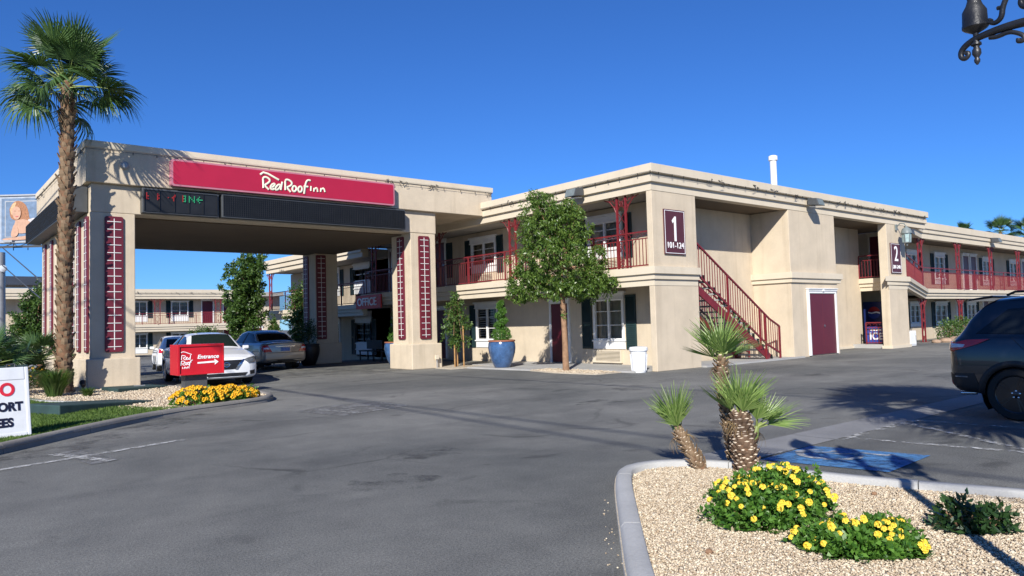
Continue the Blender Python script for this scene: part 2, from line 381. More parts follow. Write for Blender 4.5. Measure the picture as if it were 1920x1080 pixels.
# concrete valley gutter in slabs, parking bay paint
gut = thing('drain_gutter', None, None, (10, 4.7, 0), kind='structure')
gx = [6.2, 7.25, 8.6, 10.3, 12.6, 15, 18, 21, 24, 28]
for i in range(len(gx)-1):
    b = MB(); a, c = gx[i]+.006, gx[i+1]-.006
    b.add([(a, 4.42, .006), (c, 4.42, .006), (c, 4.72, .002), (a, 4.72, .002), (a, 4.99, .007), (c, 4.99, .007)], [(0, 1, 2, 3), (3, 2, 5, 4)])
    put('gutter_slab', b.mesh('gutter_concrete'), gut)
def line(p, q, wd, m='paint_white', z=.010, name='parking_line'):
    a = Vector(p); b_ = Vector(q); d = (b_-a).normalized(); s = Vector((-d.y, d.x))*wd/2
    n = max(1, int((b_-a).length/2)); return sheet(name, [a+s, b_+s, b_-s, a-s], z, m)
line((8.55, 4.37), (10.9, 4.37), .10); line((8.78, 4.30), (9.14, 1.6), .10, z=.011); line((10.35, 4.28), (9.02, 2.45), .10, z=.012)
line((10.75, 4.30), (11.0, -1), .10, z=.011); line((9.9, 1.9), (10.85, 3.2), .10, z=.012); line((7.0, 4.42), (8.0, 4.44), .05, z=.0135)
line((13.9, 4.30), (14.1, -1), .10, z=.012)
bay = [(6.88, 4.36), (7.98, 4.40), (8.22, 3.22), (7.12, 3.16)]
sheet('painted_bay', bay, .0085, 'paint_blue')
# wheelchair access symbol, worn, lying on the blue patch
sym = MB(); cx, cy = 7.58, 3.98
ring = [(cx+.27*math.cos(t), cy+.30*math.sin(t)) for t in np.linspace(rad(35), rad(325), 26)]
def ribbon(b, pts, wd, z):
    P = [Vector(p) for p in pts]; L, R = [], []
    for i, p in enumerate(P):
        d = (P[min(i+1, len(P)-1)]-P[max(i-1, 0)]).normalized(); s = Vector((-d.y, d.x))*wd/2; L.append((*(p+s), z)); R.append((*(p-s), z))
    n = len(P); b.add(L+R, [(i, i+1, n+i+1, n+i) for i in range(n-1)])
ribbon(sym, ring, .085, .0150); ribbon(sym, [(7.62, 4.20), (7.70, 3.86), (7.86, 3.80), (7.90, 3.52), (8.0, 3.50)], .08, .0158)
ribbon(sym, [(7.64, 4.03), (7.84, 4.02)], .07, .0166)
sym.add([(7.55+.075*math.cos(t), 4.27+.075*math.sin(t), .0174) for t in np.linspace(0, 2*PI, 13)[:-1]], [tuple(range(12))])
put('access_symbol', sym.mesh('paint_faint'), kind='structure')
# repairs, chalky marks and painted canopy shade on the drive
sheet('asphalt_patch_and_shade', [(5.45, 12.9), (5.75, 11.55), (7.3, 11.95), (7.25, 13.25), (6.25, 13.3)], .006, 'patch_grey')
for p, q in (((5.9, 12.9), (6.1, 11.75)), ((6.1, 11.72), (7.25, 12.0)), ((7.3, 12.05), (7.22, 13.1))): line(p, q, .035, 'paint_faint', .009, 'saw_cut_line')
sheet('painted_mark', [(1.52, 11.05), (1.82, 11.2), (1.98, 9.85), (1.66, 9.72)], .006, 'patch_grey'); line((.7, 10.12), (3.0, 10.9), .12, 'paint_faint', .009, 'painted_mark'); line((1.45, 10.95), (1.9, 9.8), .12, 'paint_faint', .011, 'painted_mark')
sheet('gutter_stain', [(.6, 11.1), (1.5, 11.9), (2.5, 12.9), (3.6, 13.8), (4.2, 14.2), (4.4, 13.6), (3.4, 12.7), (2.6, 11.8), (1.7, 11.0), (.9, 10.6)], .0045, 'stain_and_shade')
def blob_sheet(name, x, y, r, z, m, seed):
    rng_ = random.Random(seed); sheet(name, [(x+r*rng_.uniform(.6, 1.2)*math.cos(2*PI*i/14), y+r*rng_.uniform(.6, 1.2)*.8*math.sin(2*PI*i/14)) for i in range(14)], z, m)
for i, (x, y, r) in enumerate(((3.6, 6.3, .55), (4.8, 7.4, .5), (9.8, 9.5, .6), (12.2, 10.8, .5), (10.5, 6.6, .5), (17.5, 9.6, .7))): blob_sheet('oil_stain', x, y, r, .0050+.0012*i, 'stain_and_shade', 40+i)
sheet('asphalt_patch_and_shade', [(8.6, 22), (13.3, 21.3), (13.3, 30), (6.0, 30), (6.4, 24)], .004, 'stain_and_shade')  # dark sheet that paints deeper canopy shade onto the drive

def kerb(name, pts, width, h, m, joint, inner, z0=-.02):
    """row of kerb stones along a polyline; width goes to the side of the path where the bed lies"""
    root = thing(name, None, None, (*pts[0], 0), kind='structure'); P = [Vector(p) for p in pts]
    S = [0]
    for i in range(1, len(P)): S.append(S[-1]+(P[i]-P[i-1]).length)
    def posn(s):
        for i in range(1, len(P)):
            if s <= S[i] or i == len(P)-1:
                return P[i-1].lerp(P[i], (s-S[i-1])/(S[i]-S[i-1]))
    def nor(s):
        d = (posn(min(S[-1], s+.12))-posn(max(0, s-.12))).normalized(); return Vector((-d.y, d.x))*inner
    s = 0
    while s < S[-1]-.05:
        e = min(S[-1], s+joint); k = max(3, int((e-s)/.18)); b = MB(); vs = []; dzj = random.uniform(-.003, .003)
        for j in range(k+1):
            t = s+.004+(e-s-.008)*j/k; p = posn(t); n_ = nor(t)
            for o, z in ((0, z0), (.012, h-.03), (.04, h), (width-.012, h), (width, h-.012), (width, z0)): vs.append((p.x+n_.x*o, p.y+n_.y*o, z+(dzj if z > 0 else 0)))
        fs = [(j*6+i, j*6+(i+1) % 6, (j+1)*6+(i+1) % 6, (j+1)*6+i) for j in range(k) for i in range(6)]+[tuple(range(6)), tuple(range(k*6, k*6+6))]
        put('kerb_stone', b.add(vs, fs).mesh(m, 50), root); s = e
    return root
def smooth_path(pts, it=2, closed=False):
    for _ in range(it):
        q = [pts[0]]
        for i in range(len(pts)-1):
            a, b = Vector(pts[i]), Vector(pts[i+1]); q += [a*.75+b*.25, a*.25+b*.75]
        pts = q+[pts[-1]]
    return [tuple(p) for p in pts]
# left island
KL = smooth_path([(-6.5, 4.2), (-1.4, 9.1), (.96, 11.5), (2.45, 13.1), (3.6, 14.1), (5.2, 14.7), (6.15, 15.3), (6.35, 16.9), (6.1, 18.6), (5.5, 20.4), (5.1, 21.3)], 2)
kerb('kerb', KL, .15, .13, 'kerb_dirty', 1.75, 1)
KLi = [(p[0], p[1]) for p in KL]
island = KLi+[(4.9, 31), (2.9, 31), (-7, 31), (-9, 6)]
sheet('island_soil', [(x, y) for x, y in island], .075, 'soil')
gravelL = [(3.55, 14.25), (5.2, 14.85), (6.0, 15.4), (6.2, 16.9), (5.95, 18.6), (5.4, 20.3), (4.95, 21.3), (4.9, 24), (2.2, 24.5), (1.9, 22.6), (2.15, 20.7), (2.5, 18.4), (3.2, 17.4), (3.1, 15.3)]
sheet('gravel_bed', gravelL, .095, 'gravel_base')
edge = smooth_path([(.9, 23.6), (1.75, 22.2), (2.1, 20.3), (2.4, 18.4), (3.0, 17.6), (3.35, 17.0)], 2)
kerb('concrete_edging', edge, .14, .125, 'kerb_grey', 1.2, -1, .05)
lawn = [(-5.9, 5.1), (-1.5, 9.3), (.85, 11.6), (2.35, 13.2), (3.5, 14.22), (4.15, 14.50), (3.5, 15.1), (3.1, 16.5), (2.9, 17.6), (2.35, 18.4), (2.05, 20.3), (1.7, 22.2), (.8, 23.6), (-7, 24), (-8, 10)]
sheet('lawn_soil', lawn, .10, 'grass_base')
def inside(poly, X, Y):
    r = np.zeros(len(X), bool); n = len(poly)
    for i in range(n):
        x1, y1 = poly[i]; x2, y2 = poly[(i+1) % n]
        c = ((y1 > Y) != (y2 > Y)) & (X < (x2-x1)*(Y-y1)/(y2-y1+1e-12)+x1); r ^= c
    return r
X = np.random.uniform(-1.5, 4, 150000); Y = np.random.uniform(9, 23.6, 150000); k = inside(lawn, X, Y) & (np.arctan2(Y, X) < rad(87)); X, Y = X[k], Y[k]; n = len(X)
a = np.random.uniform(0, 2*PI, n); h = np.random.uniform(.02, .045, n)*(1+.35*np.sin(X*3+Y*2)); wd = .008
dx, dy = np.cos(a), np.sin(a); lx, ly = np.random.normal(0, .018, n), np.random.normal(0, .018, n)
V = np.stack([np.stack([X-dx*wd, Y-dy*wd, np.full(n, .10)], 1), np.stack([X+dx*wd, Y+dy*wd, np.full(n, .10)], 1), np.stack([X+lx, Y+ly, .10+h], 1)], 1).reshape(-1, 3)
tag(put('lawn_grass', arrays('grass', V, np.arange(3*n).reshape(-1, 3), 'grass')), 'short green lawn between the kerb and the gravel', 'grass', kind='stuff')
# right planter in the foreground
KR = smooth_path([(1.6, 1.1), (2.75, 2.5), (4.0, 3.72), (4.75, 4.45), (5.25, 4.86), (5.85, 4.72), (6.2, 4.1), (6.22, 3.2), (6.5, 2.4), (6.75, 1.6), (6.95, .2), (7.0, -3)], 2)
kerb('planter_kerb', KR, .15, .13, 'kerb_grey', 1.6, -1)
bedR = [p for p in KR]+[(1.6, -3)]
sheet('gravel_bed', [(x, y) for x, y in bedR], .07, 'gravel_base')
def pebbles(name, poly, n, rmin, rmax, z, bx, label, cond=None, lit=None):
    X = np.random.uniform(bx[0], bx[1], n); Y = np.random.uniform(bx[2], bx[3], n); k = inside(poly, X, Y)
    if cond is not None: k &= cond(X, Y)
    X, Y = X[k], Y[k]; n = len(X)
    I = np.array([(1, .2, 0), (-.1, 1, .1), (-1, -.1, 0), (.1, -1, -.1), (.15, .1, .9), (-.1, -.15, -.9)])*1.05; IF = np.array([(0, 1, 4), (1, 2, 4), (2, 3, 4), (3, 0, 4), (1, 0, 5), (2, 1, 5), (3, 2, 5), (0, 3, 5)])
    a, b, c = rand_frames(n); r = np.random.uniform(rmin, rmax, n)*np.where(np.random.rand(n) < .06, 1.5, 1)
    sx, sy, sz = (np.random.uniform(.6, 1.25, n)*r for _ in range(3))
    J = I[None]*np.random.uniform(.7, 1.3, (n, 6, 1))
    P = J[:, :, 0, None]*(a*sx[:, None])[:, None]+J[:, :, 1, None]*(b*sy[:, None])[:, None]+J[:, :, 2, None]*(c*sz[:, None])[:, None]
    P[:, :, 2] *= .75; P += np.stack([X, Y, z+np.random.uniform(-.2, .75, n)*r], 1)[:, None]
    F = (IF[None]+(np.arange(n)*6)[:, None, None]).reshape(-1, 3)
    return tag(put(name, arrays('pebbles', P.reshape(-1, 3), F, 'pebble')), label, 'gravel', kind='stuff')
shr = [(Vector((5.65, 3.25))) for _ in ()]
inR = smooth_path([(1.8, .95), (2.88, 2.4), (4.1, 3.6), (4.85, 4.32), (5.28, 4.68), (5.75, 4.58), (6.03, 4.05), (6.05, 3.2), (6.33, 2.36), (6.58, 1.56), (6.78, .2), (6.85, -3)], 2)+[(1.8, -3)]
vis = lambda X, Y: np.abs(np.arctan2(Y, X)-yaw) < rad(38)
pebbles('foreground_gravel', inR, 170000, .0055, .0115, .075, (2.7, 6.9, .6, 5), 'loose tan and cream pebbles filling the foreground planter', vis)
pebbles('island_gravel', gravelL, 26000, .012, .024, .095, (1.8, 6.4, 14, 24), 'loose pale pebbles around the green slabs and sign post')
kp = [(2.35, 2.3), (3.6, 3.6), (3.55, 3.7), (2.25, 2.4)]
pebbles('spilled_gravel', [(2.3, 2.05), (4.0, 3.71), (4.6, 4.30), (4.54, 4.37), (3.94, 3.80), (2.24, 2.14)], 900, .004, .010, .004, (2, 4.7, 2, 4.6), 'stray pebbles washed along the outer foot of the foreground kerb')
# pavement in front of the rooms
pv = thing('pavement', None, None, (16, 17, 0), kind='structure')
py = [13.85, 15.1, 16.7, 18.4, 20.1, 21.5]
for i in range(len(py)-1): put('paving_slab', MB().box(15.75, 18.0, py[i]+.006, py[i+1]-.006, -.02, .05).mesh('concrete'), pv, bevel=.008)
put('paving_slab', MB().prism([(14.95, 17.3), (15.74, 17.3), (15.74, 20.4), (14.75, 20.4)], -.02, .045).mesh('concrete'), pv)
sheet('gravel_bed', [(14.75, 14.3), (15.74, 14.3), (15.74, 17.29), (14.9, 17.29), (14.62, 16.0)], .03, 'gravel_base', thick=.05)
sheet('gravel_bed', [(14.1, 20.41), (15.74, 20.41), (15.74, 22.3), (14.6, 22.4), (14.2, 21.5)], .035, 'gravel_base', thick=.05)
pebbles('wall_gravel', [(14.75, 14.3), (15.74, 14.3), (15.74, 17.29), (14.9, 17.29), (14.62, 16.0)], 2600, .012, .022, .03, (14.5, 15.8, 14.2, 17.4), 'pebbles round the foot of the ficus tree')
sheet('stair_pad', [(18.6, 13.45), (24.3, 13.45), (23.8, 15.05), (18.6, 15.05)], .05, 'concrete', thick=.07)

# ---------------------------------------------------------------- building kit
def wall(parent, fr, u0, u1, z0, z1, holes=(), th=.14, m='stucco', name='wall'):
    us = sorted({u0, u1, *[x for h in holes for x in h[:2]]}); zs = sorted({z0, z1, *[x for h in holes for x in h[2:4]]}); b = MB()
    for i in range(len(us)-1):
        for j in range(len(zs)-1):
            c = ((us[i]+us[i+1])/2, (zs[j]+zs[j+1])/2)
            if any(h[0] < c[0] < h[1] and h[2] < c[1] < h[3] for h in holes): continue
            b.add([fr(us[i], 0, zs[j]), fr(us[i+1], 0, zs[j]), fr(us[i+1], 0, zs[j+1]), fr(us[i], 0, zs[j+1])], [(0, 1, 2, 3)])
            b.add([fr(us[i], -th, zs[j]), fr(us[i+1], -th, zs[j]), fr(us[i+1], -th, zs[j+1]), fr(us[i], -th, zs[j+1])], [(0, 1, 2, 3)])
    for a, c, d, e in [h[:4] for h in holes]:
        for p, q in (((a, d), (c, d)), ((c, d), (c, e)), ((c, e), (a, e)), ((a, e), (a, d))):
            b.add([fr(p[0], 0, p[1]), fr(q[0], 0, q[1]), fr(q[0], -th, q[1]), fr(p[0], -th, p[1])], [(0, 1, 2, 3)])
    return put(name, b.mesh(m, recalc=False), parent)
def hole_of(u0, u1, zb, zt, sill=.30, head=.24): return (u0+.07, u1-.07, zb+sill, zt-head)
def window(parent, fr, u0, u1, zb, zt, sill=.30, head=.24, curtain=True, muntin=True, louvre=False):
    b = MB(); a0, a1, z0, z1 = hole_of(u0, u1, zb, zt, sill, head); um = (u0+u1)/2
    b.fbox(fr, u0, u0+.09, -.06, .05, z0, z1); b.fbox(fr, u1-.09, u1, -.06, .05, z0, z1)
    b.fbox(fr, u0+.09, u1-.09, -.06, .045, z1-.06, z1); b.fbox(fr, u0+.09, u1-.09, -.06, .045, z0, z0+.05); b.fbox(fr, um-.035, um+.035, -.06, .04, z0+.05, z1-.06)
    if muntin:
        for f_ in (.36, .70):
            z = z0+(z1-z0)*f_; b.fbox(fr, u0+.09, um-.035, -.05, -.02, z-.012, z+.012); b.fbox(fr, um+.035, u1-.09, -.05, -.02, z-.012, z+.012)
    w_ = put('window', b.mesh('white'), parent, bevel=.005)
    h = MB(); h.fbox(fr, u0-.03, u1+.03, .002, .07, zt-head, zt-.07); h.fbox(fr, u0-.09, u1+.09, .002, .12, zt-.07, zt); h.fbox(fr, u0-.05, u1+.05, .002, .09, zt-head-.03, zt-head+.0)
    put('window_head', h.mesh('white'), w_, bevel=.006)
    s = MB(); s.fbox(fr, u0-.02, u1+.02, .002, .035, zb, zb+sill-.05); s.fbox(fr, u0-.05, u1+.05, .002, .075, zb+sill-.05, zb+sill)
    put('sill_panel', s.mesh('white'), w_, bevel=.005)
    for p, q in ((u0+.09, um-.035), (um+.035, u1-.09)):
        put('pane', MB().add([fr(p, -.035, z0+.05), fr(q, -.035, z0+.05), fr(q, -.035, z1-.06), fr(p, -.035, z1-.06)], [(3, 2, 1, 0) if fr(0, 1, 0)[0] != fr(0, 0, 0)[0] else (0, 1, 2, 3)]).mesh('window_glass', recalc=False), w_)
    if louvre:
        for p, q in ((um-.30, um-.04), (um+.10, u1-.10)):
            l = MB(); k = 13
            for i in range(k):
                z = z0+.08+(z1-z0-.16)*i/(k-1); l.fbox(fr, p, q, -.15, -.10, z-.014, z+.028)
            l.fbox(fr, p-.03, p, -.15, -.1, z0, z1); put('inner_louvre', l.mesh('white'), w_)
    if curtain:
        c = MB(); k = 44; vs = []
        for i in range(k+1):
            u = a0-.3+(a1-a0+.6)*i/k; n_ = -.20+.028*math.sin(i*1.9+u*7)+.012*math.sin(i*.8)
            gap = False
            vs += [fr(u, n_-(.25 if gap else 0), z0-.1), fr(u, n_-(.25 if gap else 0), z1+.05)]
        c.add(vs, [(2*i, 2*i+2, 2*i+3, 2*i+1) for i in range(k)]); put('curtain', c.mesh('curtain', 60, recalc=False), w_)
    return w_
def shutter(parent, fr, u0, u1, z0, z1):
    b = MB(); zm = (z0+z1)/2
    for p, q, r, s in ((u0, u0+.05, z0, z1), (u1-.05, u1, z0, z1), (u0+.05, u1-.05, z0, z0+.07), (u0+.05, u1-.05, z1-.07, z1), (u0+.05, u1-.05, zm-.04, zm+.04)): b.fbox(fr, p, q, .004, .045, r, s)
    for a, c in ((z0+.07, zm-.04), (zm+.04, z1-.07)):
        k = max(3, int((c-a)/.06))
        for i in range(k):
            z = a+(c-a)*(i+.5)/k; t = (c-a)/k*.55
            b.add([fr(u0+.05, .012, z+t), fr(u1-.05, .012, z+t), fr(u1-.05, .038, z-t), fr(u0+.05, .038, z-t)], [(0, 1, 2, 3)])
    return put('shutter', b.mesh('shutter_green'), parent)
SLAT = {}
def ac_grille(parent, fr, u0, u1, z0, z1, m='trim'):
    b = MB()
    for p, q, r, s in ((u0, u0+.05, z0, z1), (u1-.14, u1, z0, z1), (u0+.05, u1-.14, z0, z0+.05), (u0+.05, u1-.14, z1-.03, z1)): b.fbox(fr, p, q, .003, .09, r, s)
    b.fbox(fr, u0+.05, u1-.14, .003, .012, z0+.05, z1-.03, 1)
    g = put('air_conditioner', b.mesh([m, 'led_black']), parent); k = 8; wd = u1-u0-.19
    for i in range(k):
        z = z0+.05+(z1-z0-.08)*(i+.5)/k
        s = MB().fbox(fr, u0+.05, u1-.14, .03, .085, z-.012, z+.012); put('grille_slat', s.mesh(m), g)
def door(parent, fr, u0, u1, z0, z1, m='door_red', leafs=1, head=True, frame='white'):
    b = MB(); b.fbox(fr, u0-.09, u0, .002, .08, z0, z1+.02); b.fbox(fr, u1, u1+.09, .002, .08, z0, z1+.02); b.fbox(fr, u0-.09, u1+.09, .002, .08, z1+.02, z1+.11)
    if head:
        b.fbox(fr, u0-.11, u1+.11, .002, .11, z1+.11, z1+.17); b.fbox(fr, u0-.14, u1+.14, .002, .14, z1+.17, z1+.20); um = (u0+u1)/2
        b.fbox(fr, um-.06, um+.06, .002, .13, z1+.09, z1+.19)
    d = put('door', b.mesh(frame), parent, bevel=.006); wd = (u1-u0)/leafs
    for i in range(leafs):
        a = u0+wd*i; l = MB(); l.fbox(fr, a+.004, a+wd-.004, .004, .045, z0+.015, z1); put('door_leaf', l.mesh(m), d, bevel=.004)
    uh = (u0+u1)/2+.05 if leafs > 1 else u0+.10
    k = MB(); k.fbox(fr, uh-.02, uh+.02, .045, .075, z0+1.0, z0+1.09); k.fbox(fr, uh-.06, uh+.02, .075, .10, z0+1.02, z0+1.05); put('door_handle', k.mesh('chrome'), d)
    return d
BAL = {}
def railing(parent, p, q, z0, h=1.05, m='red_iron', step=.125, posts=2.4, deco=True, dz=0, name='railing'):
    p = Vector(p); q = Vector(q); L = (q-p).length; d = (q-p)/L; b = MB()
    def P(s, z): return (p.x+d.x*s, p.y+d.y*s, z0+z+dz*s/L)
    b.bar(P(0, h), P(L, h), .05, .045); b.bar(P(0, h-.20), P(L, h-.20), .035, .03); b.bar(P(0, .07), P(L, .07), .04, .035)
    k = max(1, round(L/posts))
    for i in range(k+1): b.bar(P(L*i/k, .0), P(L*i/k, h-.02), .045)
    if deco:                                                   # running scrolls between the two top rails
        n = int(L/.22)
        for i in range(n):
            s = L*(i+.5)/n; b.tube([P(s+.09*math.cos(t)*(1-.3*t/5), h-.105+.062*math.sin(t)*(1-.3*t/5)) for t in np.linspace(0, 5, 8)], .008, 4, cap=False)
    r = put(name, b.mesh(m), parent)
    key = (m, round(h, 2))
    if key not in BAL: BAL[key] = MB().box(-.009, .009, -.009, .009, 0, h-.29).mesh(m)
    n = int(L/step); ang = math.atan2(d.y, d.x)
    for i in range(1, n):
        s = L*i/n
        if abs((s*k/L) % 1) < .02: continue
        put('baluster', BAL[key], r, Matrix.Translation(P(s, .08)) @ Matrix.Rotation(ang, 4, 'Z'))
    return r
def lattice_column(parent, x, y, d, z0, z1, wd=.34, bracket=True, m='red_iron'):
    """two posts with wire lattice and scrolled brackets; d is the xy direction of the facade"""
    d = Vector(d).normalized(); c = Vector((x, y)); P = lambda s, z: (c.x+d.x*s, c.y+d.y*s, z)
    root = put('lattice_column', MB().bar(P(0, z0), P(0, z0+.02), wd+.1, .1).mesh(m), parent)
    for s in (-wd/2, wd/2): put('post', MB().bar(P(s, z0), P(s, z1), .055).mesh(m), root)
    b = MB(); n = max(4, int((z1-z0)/.42)); hz = (z1-z0)/n
    for i in range(n):
        for sg in (-1, 1): b.bar(P(-sg*wd/2, z0+hz*i), P(sg*wd/2, z0+hz*(i+1)), .014)
        zc = z0+hz*(i+.5)
        if i % 2 == 0: b.tube([P(.075*math.cos(t), zc+.075*math.sin(t)) for t in np.linspace(0, 2*PI, 10)], .012, 4, cap=False)
    put('lattice', b.mesh(m), root)
    if bracket:
        for sg in (-1, 1):
            b = MB(); s0 = sg*wd/2
            b.tube([P(s0+sg*.03, z1-.50), P(s0+sg*.12, z1-.30), P(s0+sg*.30, z1-.10), P(s0+sg*.52, z1-.03)], .016, 5)
            for cs, cz, rr in ((.10, -.12, .085), (.26, -.055, .055), (.06, -.30, .05)):
                b.tube([P(s0+sg*(cs+rr*math.cos(t)*(1-.09*t)), z1+cz+rr*math.sin(t)*(1-.09*t)) for t in np.linspace(0, 7, 16)], .012, 4, cap=False)
            put('scroll_bracket', b.mesh(m), root)
    return root
FASC = [(-.3, 5.205), (.012, 5.205), (.012, 5.42), (.10, 5.44), (.10, 5.64), (.06, 5.65), (.06, 5.675), (.18, 5.69), (.18, 5.93), (.14, 5.95), (-.3, 5.95)]
LEDGE = [(-.2, 2.46), (.012, 2.46), (.012, 2.625), (.07, 2.64), (.07, 2.775), (.14, 2.795), (.14, 3.0), (-.2, 3.005)]
LEDG2 = [(-.05, 2.63), (.012, 2.63), (.07, 2.645), (.07, 2.775), (.13, 2.795), (.13, 3.0), (-.05, 3.01)]

# ---------------------------------------------------------------- corner building
B1 = thing('motel_building', 'tan two storey corner block with red balcony rails and an outdoor staircase', 'building', (18, 16, 0))
fx = FX(18.0)
up = [(22.72, 24.36, 3.55, 5.02), (16.1, 17.66, 3.55, 5.02), (32.9, 34.6, 3.55, 5.02), (29.2, 30.6, 3.55, 5.02)]
dn = [(22.70, 24.14, .55, 2.38), (16.13, 17.5, .55, 2.44), (32.9, 34.5, .40, 2.3)]
wall(B1, fx, 14.1, 31, 0, 5.2, [hole_of(*h) for h in up+dn])
for i, h in enumerate(up): window(B1, fx, *h)
window(B1, fx, *dn[0], curtain=False, louvre=True); window(B1, fx, *dn[1]); window(B1, fx, *dn[2])
for u0, u1, z0, z1 in ((24.42, 24.78, 3.5, 4.95), (22.28, 22.66, 3.5, 4.95), (17.72, 18.06, 3.5, 4.95), (15.68, 16.02, 3.5, 4.95), (25.72, 26.18, 3.5, 5.0), (34.68, 35.0, 3.5, 4.95), (28.75, 29.1, 3.5, 4.95),
                       (24.20, 24.56, .55, 2.26), (22.28, 22.62, .55, 2.26), (17.58, 18.04, .55, 2.28), (15.62, 16.05, .55, 2.30), (25.3, 25.7, .55, 2.26), (34.6, 35.0, .5, 2.2)):
    if u1 < 31: shutter(B1, fx, u0, u1, z0, z1)
for h in ((22.9, 24.3, 3.02, 3.5), (16.25, 17.55, 3.02, 3.5)): ac_grille(B1, fx, *h)
ac_grille(B1, fx, 16.25, 17.55, .10, .52)
door(B1, fx, 18.72, 19.58, .05, 2.12); door(B1, fx, 26.3, 27.1, .05, 2.12); door(B1, fx, 26.24, 27.0, 3.0, 5.05); door(B1, fx, 30.75, 31.0-.09, 3.0, 5.05)
# the farther run of the wing, on lower ground
B1b = -.42
wall(B1, fx, 31, 42.6, -.5, 5.2+B1b, [hole_of(*h) for h in ((32.9, 34.6, 3.2, 4.75), (36.3, 37.7, 3.2, 4.75), (32.9, 34.5, .1, 2.0), (36.3, 37.7, .1, 2.0), (39.6, 40.9, 3.2, 4.75))], name='wall')
for h in ((32.9, 34.6, 3.2, 4.75), (36.3, 37.7, 3.2, 4.75), (32.9, 34.5, .1, 2.0), (36.3, 37.7, .1, 2.0), (39.6, 40.9, 3.2, 4.75)): window(B1, fx, *h)
for u0, u1, z0, z1 in ((34.7, 35.05, 3.2, 4.6), (32.45, 32.8, 3.2, 4.6), (37.8, 38.15, 3.2, 4.6), (35.85, 36.2, 3.2, 4.6), (39.15, 39.5, 3.2, 4.6), (34.6, 35.0, .1, 1.9), (32.4, 32.8, .1, 1.9)): shutter(B1, fx, u0, u1, z0, z1)
put('wall', MB().box(18, 27, 42.6, 42.8, -.5, 4.78).mesh('stucco'), B1)
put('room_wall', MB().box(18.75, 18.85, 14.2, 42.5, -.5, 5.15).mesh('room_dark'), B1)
# slabs, roof
put('balcony_slab', MB().box(16.55, 18.85, 13.80, 31, 2.80, 2.985).mesh('concrete'), B1); put('balcony_slab', MB().box(16.55, 18.0, 31, 42.7, 2.38, 2.565).mesh('concrete'), B1)
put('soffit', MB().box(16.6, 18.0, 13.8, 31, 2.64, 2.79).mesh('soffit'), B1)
put('roof', MB().box(16.7, 34.5, 13.75, 31, 5.22, 5.62).box(16.7, 27, 31, 42.7, 4.8, 5.2).mesh('roofing'), B1)
put('back_wall', MB().box(26.8, 27.0, 15.45, 42.6, -.5, 5.2).mesh('stucco'), B1)
sweep([(16.5, 30.9), (16.5, 13.6), (35.4, 13.6)], FASC, 'roof_fascia', B1)
sweep([(16.5, 42.8), (16.5, 30.9)], [(o, z+B1b) for o, z in FASC], 'roof_fascia', B1)
sweep([(16.5, 30.9), (16.5, 13.6), (18.52, 13.6)], LEDGE[:1]+LEDGE[1:], 'balcony_ledge', B1)
sweep([(16.5, 42.8), (16.5, 30.9)], [(o, z+B1b) for o, z in LEDGE], 'balcony_ledge', B1)
# corner pier, stair alcove, projecting door bay, recess
put('corner_pier', MB().box(16.5, 18.55, 13.6, 13.80, 0, 5.203).mesh('stucco'), B1, bevel=.015)
put('wall', MB().box(18.06, 23.84, 15.1, 15.4, 0, 5.2).mesh('stucco'), B1)
put('door_bay', MB().box(23.85, 27.1, 13.6, 16, 0, 5.203).mesh('stucco'), B1, bevel=.015)
put('wall', MB().box(27.1, 32.6, 15.3, 15.6, 0, 5.2).mesh('stucco'), B1)
put('wall_base', MB().box(27.1, 32.6, 15.24, 15.30, 0, .10).mesh('trim'), B1)
put('pier', MB().box(31.5, 33.25, 13.6, 13.95, 0, 5.203).mesh('stucco'), B1, bevel=.015)
put('pier_base', MB().box(31.46, 33.29, 13.56, 13.99, 0, .12).mesh('trim'), B1)
sweep([(23.85, 15.1), (23.85, 13.6), (27.2, 13.6), (27.2, 13.75)], LEDG2, 'band_course', B1)
sweep([(32.6, 15.4), (32.45, 13.9), (31.5, 13.6), (33.25, 13.6)], LEDGE, 'balcony_ledge', B1)
put('landing_slab', MB().box(32.5, 34.6, 13.97, 17.5, 2.80, 2.985).mesh('concrete'), B1)
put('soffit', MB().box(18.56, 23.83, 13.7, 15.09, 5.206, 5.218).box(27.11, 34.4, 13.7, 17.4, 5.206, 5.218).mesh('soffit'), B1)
put('wall', MB().box(34.6, 34.8, 14.3, 17.5, 0, 5.2).mesh('stucco'), B1); put('wall', MB().box(32.65, 34.59, 17.2, 17.4, 0, 5.2).mesh('stucco'), B1)
put('step', MB().box(31.6, 34.5, 14.0, 15.28, -.02, .16).mesh('concrete'), B1, bevel=.01)
door(B1, FX(34.6), 14.9, 15.7, 3.0, 5.0, frame='trim')
railing(B1, (32.5, 13.97), (32.5, 15.28), 3.0, 1.0, deco=False); railing(B1, (31.75, 13.97), (31.75, 14.75), .16, .92, 'red_iron', .12, 2, True)
door(B1, FY(13.6), 24.93, 26.78, .04, 2.24, 'door_red', 2)
for y0, y1 in ((13.82, 24.9),): railing(B1, (16.6, y0), (16.6, y1), 3.0)
railing(B1, (16.6, 24.9), (16.6, 30.8), 3.0); railing(B1, (16.6, 31.0), (16.6, 42.6), 3.0+B1b)
for y_ in (14.85, 20.0, 24.8, 30.0): lattice_column(B1, 16.6, y_, (0, 1), 3.0, 5.2)
for y_ in (37.2, 42.4): lattice_column(B1, 16.6, y_, (0, 1), 3.0+B1b, 5.2+B1b)
